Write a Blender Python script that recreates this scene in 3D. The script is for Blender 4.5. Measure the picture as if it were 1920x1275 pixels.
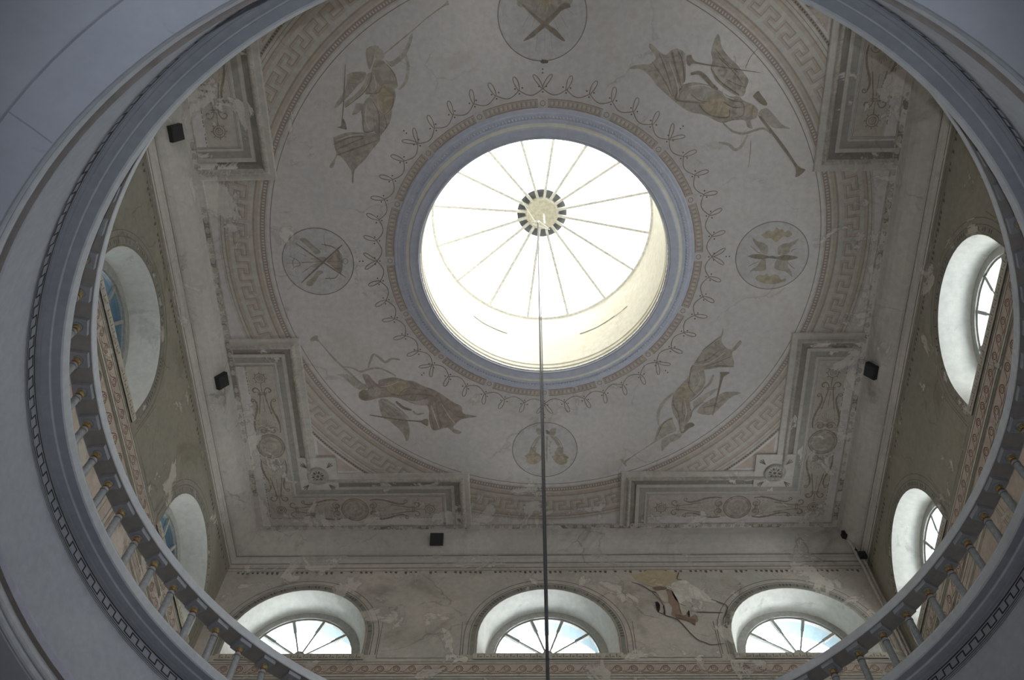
import bpy, math, random
from mathutils import Vector
random.seed(7)
PI = math.pi
D = math.radians
col = bpy.context.scene.collection
for o in list(bpy.data.objects):
    bpy.data.objects.remove(o)

# ---------------------------------------------------------------- camera
CAMP = Vector((-0.157, -5.1, 0.0))
F_PX, PITCH, ROLL, YAW = 1714.28, 1.10825, 0.037778, 0.054542
fwd = Vector((0, math.cos(PITCH), math.sin(PITCH)))
up = Vector((0, -math.sin(PITCH), math.cos(PITCH)))
ri = Vector((1, 0, 0))
def yawv(v):
    c, s = math.cos(YAW), math.sin(YAW)
    return Vector((c * v.x - s * v.y, s * v.x + c * v.y, v.z))
fwd, up, ri = yawv(fwd), yawv(up), yawv(ri)
cr, sr = math.cos(ROLL), math.sin(ROLL)
ri, up = cr * ri + sr * up, -sr * ri + cr * up
cam = bpy.data.cameras.new('camera')
cam.sensor_width = 36.0
cam.lens = 36.0 * F_PX / 1920.0
cam.clip_end = 500
co = bpy.data.objects.new('camera', cam)
col.objects.link(co)
from mathutils import Matrix
co.matrix_world = Matrix(((ri.x, up.x, -fwd.x, CAMP.x), (ri.y, up.y, -fwd.y, CAMP.y), (ri.z, up.z, -fwd.z, CAMP.z), (0, 0, 0, 1)))
scn = bpy.context.scene
scn.camera = co
scn.view_settings.view_transform = 'Standard'
scn.view_settings.look = 'None'
scn.view_settings.gamma = 1.0
scn.view_settings.use_curve_mapping = False
scn.view_settings.exposure = 0.0
try:
    scn.cycles.diffuse_bounces = 6
    scn.cycles.max_bounces = 12
    scn.cycles.transparent_max_bounces = 16
except Exception:
    pass

# ---------------------------------------------------------------- sky: hazy, brighter and whiter towards the sun side
w = bpy.data.worlds.new('hazy_sky')
scn.world = w
w.use_nodes = True
nt = w.node_tree
nt.nodes.clear()
tc = nt.nodes.new('ShaderNodeTexCoord')
dt = nt.nodes.new('ShaderNodeVectorMath'); dt.operation = 'DOT_PRODUCT'
sv = Vector((0.93, 0.22, 0.16)).normalized()
dt.inputs[1].default_value = sv
nt.links.new(tc.outputs['Generated'], dt.inputs[0])
rmp = nt.nodes.new('ShaderNodeMapRange')
rmp.inputs['From Min'].default_value = -1; rmp.inputs['From Max'].default_value = 1
nt.links.new(dt.outputs['Value'], rmp.inputs['Value'])
cr_ = nt.nodes.new('ShaderNodeValToRGB')
cr_.color_ramp.interpolation = 'EASE'
e = cr_.color_ramp.elements
e[0].position = 0.26; e[0].color = (0.0075, 0.0125, 0.018, 1)
e[1].position = 0.54; e[1].color = (0.98, 1.0, 1.0, 1)
nt.links.new(rmp.outputs['Result'], cr_.inputs['Fac'])
bg = nt.nodes.new('ShaderNodeBackground')
bg.inputs['Strength'].default_value = 15
ow = nt.nodes.new('ShaderNodeOutputWorld')
nt.links.new(cr_.outputs['Color'], bg.inputs['Color'])
nt.links.new(bg.outputs[0], ow.inputs['Surface'])

# camera flash: a small lamp a hand's width above the lens, it throws the gallery edge's shadow on the ceiling
fl = bpy.data.lights.new('camera_flash', 'SPOT')
fl.spot_size = D(74); fl.spot_blend = 0.5
fl.energy = 420
fl.color = (0.83, 0.92, 1.0)
fl.shadow_soft_size = 0.03
flo = bpy.data.objects.new('camera_flash', fl)
flo.location = (-0.153, -5.318, 0.108)
flo.rotation_euler = fwd.to_track_quat('-Z', 'Y').to_euler()
col.objects.link(flo)

def portal(name, loc, direction, sx, sy):
    l = bpy.data.lights.new(name, 'AREA')
    l.shape = 'RECTANGLE'; l.size = sx; l.size_y = sy
    o = bpy.data.objects.new(name, l)
    o.location = loc
    o.rotation_euler = Vector(direction).to_track_quat('-Z', 'Z').to_euler()
    l.cycles.is_portal = True
    col.objects.link(o)

# ---------------------------------------------------------------- dimensions (metres, lens at z = 0)
H = 13.0            # ceiling
A = 5.11            # half side of the flat ceiling
WX, WF, WB = 5.48, 5.38, 5.42   # wall planes: left/right, far, behind
ZC = 12.52          # foot of the cove
ZG = 7.50           # gallery floor
WINC = (-3.95, 0.0, 3.95)
RW, ZW, ZSILL = 1.09, 10.66, 10.31

# ---------------------------------------------------------------- materials
def newmat(name):
    m = bpy.data.materials.new(name)
    m.use_nodes = True
    m.node_tree.nodes.clear()
    return m, m.node_tree
def s2l(c):
    return tuple(((v / 255.0) / 12.92 if v <= 10 else (((v / 255.0) + 0.055) / 1.055) ** 2.4) for v in c) + (1.0,)
class NT:
    def __init__(s, nt): s.nt = nt
    def n(s, t, **kw):
        x = s.nt.nodes.new(t)
        for k, v in kw.items(): setattr(x, k, v)
        return x
    def l(s, a, b): s.nt.links.new(a, b)
    def noise(s, vec, scale, detail=5, rough=0.55, dist=0.0):
        x = s.n('ShaderNodeTexNoise')
        x.inputs['Scale'].default_value = scale; x.inputs['Detail'].default_value = detail
        x.inputs['Roughness'].default_value = rough; x.inputs['Distortion'].default_value = dist
        s.l(vec, x.inputs['Vector'])
        return x.outputs['Fac']
    def rng(s, v, a, b, lo=0.0, hi=1.0):
        x = s.n('ShaderNodeMapRange'); x.interpolation_type = 'SMOOTHSTEP'
        x.inputs['From Min'].default_value = a; x.inputs['From Max'].default_value = b
        x.inputs['To Min'].default_value = lo; x.inputs['To Max'].default_value = hi
        s.l(v, x.inputs['Value'])
        return x.outputs['Result']
    def math(s, op, a, b):
        x = s.n('ShaderNodeMath', operation=op)
        for i, v in enumerate((a, b)):
            if isinstance(v, (int, float)): x.inputs[i].default_value = v
            else: s.l(v, x.inputs[i])
        return x.outputs[0]
    def mix(s, fac, a, b, mode='MIX'):
        x = s.n('ShaderNodeMix', data_type='RGBA', blend_type=mode)
        if isinstance(fac, (int, float)): x.inputs[0].default_value = fac
        else: s.l(fac, x.inputs[0])
        for i, v in ((6, a), (7, b)):
            if isinstance(v, tuple): x.inputs[i].default_value = v
            else: s.l(v, x.inputs[i])
        return x.outputs[2]
def plaster(name, base, alt, patch, stain, peel=0.60, peel_amt=0.8, stain_amt=0.6, scale=1.0, paint=None, wear=0.7, rough=0.9, crack=0.0, edge=None, bump=0.25, fine=0.07, pvar=0.035):
    """aged distemper on plaster; the same peel mask runs through the paint laid over it"""
    m, t = newmat(name)
    g = NT(t)
    pos = g.n('ShaderNodeNewGeometry').outputs['Position']
    n1 = g.noise(pos, 0.55 * scale, 6, 0.6, 0.3)
    n2 = g.noise(pos, 1.5 * scale, 12, 0.68, 0.6)
    n3 = g.noise(pos, 11.0 * scale, 6, 0.6)
    n4 = g.noise(pos, 0.9 * scale, 9, 0.62, 0.8)
    c = g.mix(g.rng(n1, 0.36, 0.64), s2l(base), s2l(alt))
    st = g.rng(n4, 0.54, 0.72, 0.0, stain_amt)
    c = g.mix(st, c, s2l(stain))
    if edge is not None:
        # damp came in along the walls: flaking grows with the distance from the ceiling's middle
        sep = g.n('ShaderNodeSeparateXYZ'); g.l(pos, sep.inputs[0])
        mx = g.math('MAXIMUM', g.math('ABSOLUTE', sep.outputs[0], 0), g.math('ABSOLUTE', sep.outputs[1], 0))
        d = g.rng(mx, edge[0], edge[1], -edge[2], edge[3])
        n2 = g.math('ADD', n2, d)
    pk = g.rng(n2, peel, peel + 0.035)
    if paint is not None:
        wr = g.math('MULTIPLY', pk, wear)
        n5 = g.noise(pos, 7.0 * scale, 7, 0.6, 1.2)
        pc_ = g.mix(g.rng(n5, 0.34, 0.66), s2l(tuple(v * (1 - pvar) for v in paint)), s2l(tuple(min(255, v * (1 + pvar * .4)) for v in paint)))
        c = g.mix(g.math('SUBTRACT', 1.0, wr), c, pc_)
        c = g.mix(g.math('MULTIPLY', st, 0.35), c, s2l(stain))
    c = g.mix(g.math('MULTIPLY', pk, peel_amt * (0.35 if paint is not None else 1.0)), c, s2l(patch))
    # darker rim around each flake
    rim = g.math('MULTIPLY', g.rng(n2, peel - 0.03, peel), g.math('SUBTRACT', 1.0, pk))
    c = g.mix(g.math('MULTIPLY', rim, 0.30 * peel_amt), c, s2l(tuple(v * 0.55 for v in base)))
    v = g.rng(n3, 0.3, 0.7, 1.0 - fine, 1.0 + fine * 0.7)
    vv = g.n('ShaderNodeCombineXYZ')
    for i in range(3): g.l(v, vv.inputs[i])
    c = g.mix(1.0, c, vv.outputs[0], 'MULTIPLY')
    if crack > 0:
        vo = g.n('ShaderNodeTexVoronoi', feature='DISTANCE_TO_EDGE')
        vo.inputs['Scale'].default_value = 0.55
        nz = g.n('ShaderNodeTexNoise'); nz.inputs['Scale'].default_value = 1.4; nz.inputs['Detail'].default_value = 6
        g.l(pos, nz.inputs['Vector'])
        ad = g.n('ShaderNodeVectorMath', operation='MULTIPLY_ADD')
        g.l(nz.outputs['Color'], ad.inputs[0]); ad.inputs[1].default_value = (0.9, 0.9, 0.9); g.l(pos, ad.inputs[2])
        g.l(ad.outputs[0], vo.inputs['Vector'])
        ck = g.math('MULTIPLY', g.rng(vo.outputs['Distance'], 0.0, 0.012, 1.0, 0.0), g.rng(n4, 0.48, 0.6, 0.0, crack))
        c = g.mix(ck, c, s2l(tuple(x * 0.45 for x in base)))
    b = g.n('ShaderNodeBsdfPrincipled')
    b.inputs['Roughness'].default_value = rough
    b.inputs['Specular IOR Level'].default_value = 0.25
    g.l(c, b.inputs['Base Color'])
    if bump:
        bm = g.n('ShaderNodeBump'); bm.inputs['Strength'].default_value = bump; bm.inputs['Distance'].default_value = 0.012
        g.l(g.math('ADD', g.math('MULTIPLY', pk, -0.6), n3), bm.inputs['Height'])
        g.l(bm.outputs[0], b.inputs['Normal'])
    o = g.n('ShaderNodeOutputMaterial')
    g.l(b.outputs[0], o.inputs['Surface'])
    return m
def solid(name, c, rough=0.6, metal=0.0, var=0.12, scale=20.0):
    m, t = newmat(name)
    g = NT(t)
    pos = g.n('ShaderNodeNewGeometry').outputs['Position']
    n = g.noise(pos, scale, 5, 0.6)
    cc = g.mix(g.rng(n, 0.3, 0.7), s2l(tuple(v * (1 - var) for v in c)), s2l(c))
    b = g.n('ShaderNodeBsdfPrincipled')
    b.inputs['Roughness'].default_value = rough; b.inputs['Metallic'].default_value = metal
    g.l(cc, b.inputs['Base Color'])
    o = g.n('ShaderNodeOutputMaterial'); g.l(b.outputs[0], o.inputs['Surface'])
    return m
CEIL = dict(base=(220, 212, 209), alt=(211, 205, 203), patch=(230, 222, 213), stain=(200, 190, 180), peel=0.66, peel_amt=0.75, stain_amt=0.5, edge=(3.9, 5.1, 0.0, 0.14), crack=0.22)
M = {}
def ceil_mat(name, paint=None, wear=0.8, **kw):
    d = dict(CEIL); d.update(kw)
    M[name] = plaster(name, paint=paint, wear=wear, **d)
ceil_mat('ceiling_plaster')
ceil_mat('paint_mid', (184, 174, 162), pvar=0.10); ceil_mat('paint_dark', (157, 145, 132), pvar=0.10); ceil_mat('paint_lite', (191, 183, 172), pvar=0.10)
ceil_mat('paint_ochre', (188, 174, 153), pvar=0.10); ceil_mat('paint_rose', (178, 163, 153), pvar=0.10); ceil_mat('paint_pale', (210, 203, 197))
ceil_mat('paint_line', (150, 140, 132)); ceil_mat('paint_red', (170, 152, 143)); ceil_mat('paint_tan', (194, 181, 168)); ceil_mat('paint_tandark', (174, 160, 148))
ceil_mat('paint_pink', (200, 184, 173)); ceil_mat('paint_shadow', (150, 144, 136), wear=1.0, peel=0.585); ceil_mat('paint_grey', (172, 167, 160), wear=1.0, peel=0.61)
ceil_mat('paint_field', (199, 191, 181), wear=0.9); ceil_mat('paint_medallion', (206, 201, 199)); ceil_mat('paint_band', (203, 196, 188))
ceil_mat('paint_ink', (124, 116, 108), wear=0.6)
COVE = dict(base=(196, 190, 183), alt=(210, 202, 194), patch=(228, 220, 208), stain=(150, 144, 136), peel=0.62, peel_amt=0.6, stain_amt=0.9, crack=0.4)
M['cove_plaster'] = plaster('cove_plaster', **COVE)
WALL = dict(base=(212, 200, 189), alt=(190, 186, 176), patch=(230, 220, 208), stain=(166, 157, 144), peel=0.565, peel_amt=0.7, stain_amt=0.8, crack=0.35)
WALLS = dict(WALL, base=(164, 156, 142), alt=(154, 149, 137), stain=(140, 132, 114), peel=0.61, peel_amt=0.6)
M['wall_plaster'] = plaster('wall_plaster', **WALL)
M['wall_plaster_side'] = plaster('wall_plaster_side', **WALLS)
def wall_mat(name, paint, wear=0.9):
    M[name] = plaster(name, paint=paint, wear=wear, **WALL)
wall_mat('wall_line', (132, 124, 114)); wall_mat('wall_pink', (200, 184, 171), 0.8); wall_mat('wall_wave', (148, 122, 108)); wall_mat('wall_cream', (204, 195, 179)); wall_mat('wall_grey', (154, 150, 140)); wall_mat('wall_dark', (112, 106, 98))
wall_mat('wall_brown', (164, 140, 124), 0.2); wall_mat('wall_ochre', (203, 184, 154), 0.3); wall_mat('wall_rust', (142, 118, 102), 0.1); wall_mat('wall_black', (48, 42, 38), 0.0); wall_mat('wall_grime', (96, 90, 80), 0.9); wall_mat('wall_bare', (232, 224, 212), 0.2)
M['reveal_plaster'] = plaster('reveal_plaster', (232, 230, 224), (226, 224, 218), (196, 192, 178), (214, 210, 200), peel=0.63, peel_amt=0.6, stain_amt=0.5, bump=0.1)
M['drum_plaster'] = plaster('drum_plaster', (236, 232, 220), (232, 226, 210), (240, 236, 226), (224, 216, 198), peel=0.66, peel_amt=0.4, stain_amt=0.4, bump=0.1)
M['oculus_moulding'] = plaster('oculus_moulding', (208, 209, 222), (200, 202, 216), (222, 220, 220), (188, 189, 202), peel=0.7, peel_amt=0.5, stain_amt=0.3, bump=0.1)
M['ring_paint'] = plaster('ring_paint', (188, 191, 200), (180, 183, 193), (200, 200, 204), (168, 170, 178), peel=0.72, peel_amt=0.4, stain_amt=0.3, bump=0.12)
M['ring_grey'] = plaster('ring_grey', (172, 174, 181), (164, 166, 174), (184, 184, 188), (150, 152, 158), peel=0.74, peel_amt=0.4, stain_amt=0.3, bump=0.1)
M['ring_brown'] = plaster('ring_brown', (166, 156, 151), (150, 142, 139), (128, 120, 114), (70, 64, 62), peel=0.72, peel_amt=0.3, stain_amt=0.3, bump=0.1)  # brown carries both dirt and the shade under the step as colour
M['lip_paint'] = plaster('lip_paint', (214, 216, 221), (206, 208, 214), (222, 222, 224), (190, 192, 198), peel=0.74, peel_amt=0.4, stain_amt=0.3, bump=0.08)
M['ring_lilac'] = plaster('ring_lilac', (178, 178, 194), (170, 170, 187), (190, 190, 200), (158, 158, 172), peel=0.74, peel_amt=0.4, stain_amt=0.3, bump=0.08)
M['ring_line'] = plaster('ring_line', (86, 79, 74), (80, 74, 70), (120, 116, 112), (72, 68, 66), peel=0.74, peel_amt=0.4, stain_amt=0.2, bump=0.0)
M['vault_plaster'] = plaster('vault_plaster', (208, 212, 224), (198, 202, 215), (222, 224, 230), (182, 186, 198), peel=0.70, peel_amt=0.5, stain_amt=0.5, crack=0.3, fine=0.03, bump=0.1)
M['vault_joint'] = plaster('vault_joint', (182, 185, 197), (168, 171, 183), (204, 206, 214), (120, 124, 134), peel=0.66, bump=0.0)
M['rail_paint'] = plaster('rail_paint', (166, 168, 174), (158, 160, 168), (178, 178, 180), (146, 148, 154), peel=0.74, peel_amt=0.4, stain_amt=0.3, bump=0.08)
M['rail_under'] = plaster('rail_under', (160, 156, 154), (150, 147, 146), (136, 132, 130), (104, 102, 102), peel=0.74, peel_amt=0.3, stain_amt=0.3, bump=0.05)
M['baluster_paint'] = solid('baluster_paint', (166, 168, 172), 0.5)
M['baluster_band'] = solid('baluster_band', (92, 84, 78), 0.5)
M['gilding'] = solid('gilding', (206, 176, 116), 0.42, 0.4, 0.35, 60)
M['red_bole'] = solid('red_bole', (118, 74, 58), 0.6)
M['window_paint'] = solid('window_paint', (182, 180, 174), 0.55)
M['outer_plaster'] = solid('outer_plaster', (136, 151, 158), 0.9, 0.0, 0.03)
M['steel_cable'] = solid('steel_cable', (84, 80, 86), 0.45, 0.4)
M['rib_paint'] = solid('rib_paint', (240, 239, 236), 0.6)
M['hub_disc'] = solid('hub_disc', (226, 222, 206), 0.7)
M['hub_ring'] = solid('hub_ring', (226, 226, 230), 0.7)
M['black_plastic'] = solid('black_plastic', (44, 42, 45), 0.6)
M['speaker_grille'] = solid('speaker_grille', (58, 55, 58), 0.7, 0.0, 0.4, 160)
M['pipe_paint'] = solid('pipe_paint', (208, 200, 190), 0.7)
M['floor_stone'] = plaster('floor_stone', (226, 218, 206), (216, 208, 196), (230, 224, 214), (200, 190, 178), peel=0.72, scale=0.8)
def glass(name, tint):
    m, t = newmat(name)
    g = NT(t)
    a = g.n('ShaderNodeBsdfTransparent'); a.inputs['Color'].default_value = tint
    b = g.n('ShaderNodeBsdfGlossy'); b.inputs['Roughness'].default_value = 0.05
    lw_ = g.n('ShaderNodeLayerWeight'); lw_.inputs['Blend'].default_value = 0.5
    frv = g.math('ADD', 0.05, g.math('MULTIPLY', g.math('POWER', lw_.outputs['Facing'], 5.0), 0.7))
    mx = g.n('ShaderNodeMixShader')
    g.l(frv, mx.inputs[0]); g.l(a.outputs[0], mx.inputs[1]); g.l(b.outputs[0], mx.inputs[2])
    o = g.n('ShaderNodeOutputMaterial'); g.l(mx.outputs[0], o.inputs['Surface'])
    return m
M['window_glass_blue'] = glass('window_glass_blue', (0.50, 0.62, 0.70, 1))
M['window_glass'] = glass('window_glass', (0.86, 0.91, 0.92, 1))
M['roof_glass'] = glass('roof_glass', (0.48, 0.49, 0.48, 1))

# ---------------------------------------------------------------- mesh helpers
class MB:
    def __init__(s): s.v, s.f, s.mi = [], [], []
    def poly(s, pts, mi=0):
        b = len(s.v); s.v.extend(pts); s.f.append(tuple(range(b, b + len(pts)))); s.mi.append(mi)
    def quadstrip(s, rows, close=False, mi=0):
        n = len(rows[0]); b = len(s.v)
        for r in rows: s.v.extend(r)
        R = len(rows)
        for i in range(R if close else R - 1):
            j = (i + 1) % R
            for k in range(n - 1):
                s.f.append((b + i * n + k, b + i * n + k + 1, b + j * n + k + 1, b + j * n + k)); s.mi.append(mi)
    def box(s, c, ex, ey, ez, mi=0):
        """box about c with half-extent vectors"""
        c, ex, ey, ez = Vector(c), Vector(ex), Vector(ey), Vector(ez)
        b = len(s.v)
        for i in (-1, 1):
            for j in (-1, 1):
                for k in (-1, 1): s.v.append(tuple(c + i * ex + j * ey + k * ez))
        for q in ((0, 1, 3, 2), (4, 6, 7, 5), (0, 4, 5, 1), (2, 3, 7, 6), (0, 2, 6, 4), (1, 5, 7, 3)):
            s.f.append(tuple(b + x for x in q)); s.mi.append(mi)
    def build(s, name, mats, parent=None, smooth=False, loc=None):
        me = bpy.data.meshes.new(name)
        me.from_pydata([tuple(v) for v in s.v], [], s.f)
        if not isinstance(mats, (list, tuple)): mats = [mats]
        for m in mats: me.materials.append(M[m] if isinstance(m, str) else m)
        if len(mats) > 1: me.polygons.foreach_set('material_index', s.mi)
        if smooth: me.polygons.foreach_set('use_smooth', [True] * len(s.f))
        me.update()
        o = bpy.data.objects.new(name, me)
        col.objects.link(o)
        if parent is not None: o.parent = parent
        if loc is not None: o.location = loc
        return o
def tag(o, label=None, cat=None, group=None, kind=None):
    if label: o['label'] = label
    if cat: o['category'] = cat
    if group: o['group'] = group
    if kind: o['kind'] = kind
    return o
def empty(name, loc=(0, 0, 0)):
    o = bpy.data.objects.new(name, None); o.location = loc; o.empty_display_size = 0.1
    col.objects.link(o)
    return o
def arc(r, a0, a1, n):
    return [(r * math.cos(D(a0 + (a1 - a0) * i / n)), r * math.sin(D(a0 + (a1 - a0) * i / n))) for i in range(n + 1)]
def lathe(mb, prof, n=144, mi=0, a0=0.0, a1=360.0, mis=None):
    full = abs(a1 - a0 - 360) < 1e-6
    rows = []
    for i in range(n if full else n + 1):
        a = D(a0 + (a1 - a0) * i / n); c, s_ = math.cos(a), math.sin(a)
        rows.append([(r * c, r * s_, z) for r, z in prof])
    if mis is None:
        mb.quadstrip(rows, full, mi)
    else:
        for k in range(len(prof) - 1):
            mb.quadstrip([[r[k], r[k + 1]] for r in rows], full, mis[k])
def tube(mb, pts, r, n=8, mi=0):
    pts = [Vector(p) for p in pts]
    rows = []
    for i, p in enumerate(pts):
        d = (pts[min(i + 1, len(pts) - 1)] - pts[max(i - 1, 0)]).normalized()
        a = d.orthogonal().normalized() if abs(d.z) > 0.9 else Vector((0, 0, 1)).cross(d).normalized()
        b = d.cross(a)
        rows.append([tuple(p + r * (math.cos(2 * PI * k / n) * a + math.sin(2 * PI * k / n) * b)) for k in range(n + 1)])
    mb.quadstrip(rows, False, mi)
    for rr, ii in ((rows[0], 0), (rows[-1], 1)):
        mb.poly(rr[:-1], mi)
def stroke2(pts, w, taper=False):
    """2-D polyline -> list of quads"""
    out = []; L, R = [], []
    n = len(pts)
    for i, p in enumerate(pts):
        a = pts[max(i - 1, 0)]; b = pts[min(i + 1, n - 1)]
        dx, dy = b[0] - a[0], b[1] - a[1]; l = math.hypot(dx, dy) or 1
        h = w / 2
        if taper: h *= 0.35 + 0.65 * math.sin(PI * (0.12 + 0.76 * i / max(n - 1, 1)))
        L.append((p[0] - dy / l * h, p[1] + dx / l * h)); R.append((p[0] + dy / l * h, p[1] - dx / l * h))
    for i in range(n - 1):
        out.append([L[i], R[i], R[i + 1], L[i + 1]])
    return out
def smooth_line(pts, k=4):
    if len(pts) < 3: return pts
    out = []
    for i in range(len(pts) - 1):
        p0 = pts[max(i - 1, 0)]; p1 = pts[i]; p2 = pts[i + 1]; p3 = pts[min(i + 2, len(pts) - 1)]
        for j in range(k):
            t = j / k
            out.append(tuple(0.5 * (2 * p1[d] + (p2[d] - p0[d]) * t + (2 * p0[d] - 5 * p1[d] + 4 * p2[d] - p3[d]) * t * t + (3 * p1[d] - p0[d] - 3 * p2[d] + p3[d]) * t ** 3) for d in (0, 1)))
    out.append(tuple(pts[-1]))
    return out
def clip(poly, planes):
    for (a, b, c) in planes:      # keep a*x + b*y <= c
        out = []
        for i in range(len(poly)):
            p, q = poly[i], poly[(i + 1) % len(poly)]
            dp, dq = a * p[0] + b * p[1] - c, a * q[0] + b * q[1] - c
            if dp <= 0: out.append(p)
            if (dp < 0) != (dq < 0) and dp != dq:
                t = dp / (dp - dq); out.append((p[0] + t * (q[0] - p[0]), p[1] + t * (q[1] - p[1])))
        poly = out
        if len(poly) < 3: return []
    return poly

# ---------------------------------------------------------------- upper walls with arched windows
def wall_fn(axis, sgn, dist):
    """local (u along the wall, z, d outwards) -> world"""
    if axis == 'x':
        return lambda u, z, d=0.0: (sgn * (dist + d), u, z)
    return lambda u, z, d=0.0: (u, sgn * (dist + d), z)
def arch_pts(r, zc, n=24):
    return [(r * math.cos(PI * i / n), zc + r * math.sin(PI * i / n)) for i in range(n + 1)]
def wall_sheet(mb, fn, half, z0, z1, centers, r, zc, zs, d=0.0):
    edges = [-half]
    for c in centers: edges += [c - r, c + r]
    edges.append(half)
    for i in range(0, len(edges), 2):
        a, b = edges[i], edges[i + 1]
        nz = 6
        for k in range(nz):
            za, zb = z0 + (z1 - z0) * k / nz, z0 + (z1 - z0) * (k + 1) / nz
            mb.poly([fn(a, za, d), fn(b, za, d), fn(b, zb, d), fn(a, zb, d)])
    for c in centers:
        mb.poly([fn(c - r, z0, d), fn(c + r, z0, d), fn(c + r, zs, d), fn(c - r, zs, d)])
        P = arch_pts(r, zc)
        for i in range(len(P) - 1):
            mb.poly([fn(c + P[i][0], P[i][1], d), fn(c + P[i][0], z1, d), fn(c + P[i + 1][0], z1, d), fn(c + P[i + 1][0], P[i + 1][1], d)])
DW = 0.40     # inner reveal depth
RI = 0.965
def side_label(side): return {'left': 'left', 'right': 'right', 'far': 'far', 'back': 'near'}[side]
WIN_LABEL = {
    ('far', 0): 'arched fanlight window of the far wall nearest the left corner, behind the balustrade end',
    ('far', 1): 'arched fanlight window crossed by the hanging cable, middle of the far wall',
    ('far', 2): 'arched fanlight window of the far wall right of the brown plaster damage',
    ('left', 0): 'fanlight window of the left wall hidden up behind the gallery edge',
    ('left', 1): 'blue arched window with a broad grey reveal, middle of the left wall',
    ('left', 2): 'smaller blue arched window of the left wall beside the far corner',
    ('right', 0): 'fanlight window of the right wall hidden up behind the gallery edge',
    ('right', 1): 'bright white arched window with a broad reveal, middle of the right wall',
    ('right', 2): 'bright arched window of the right wall beside the corner pipe',
    ('back', 0): 'fanlight window of the near wall, at its left end', ('back', 1): 'fanlight window of the near wall, in its middle', ('back', 2): 'fanlight window of the near wall, at its right end'}
walls = {}
wn = 0
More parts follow.
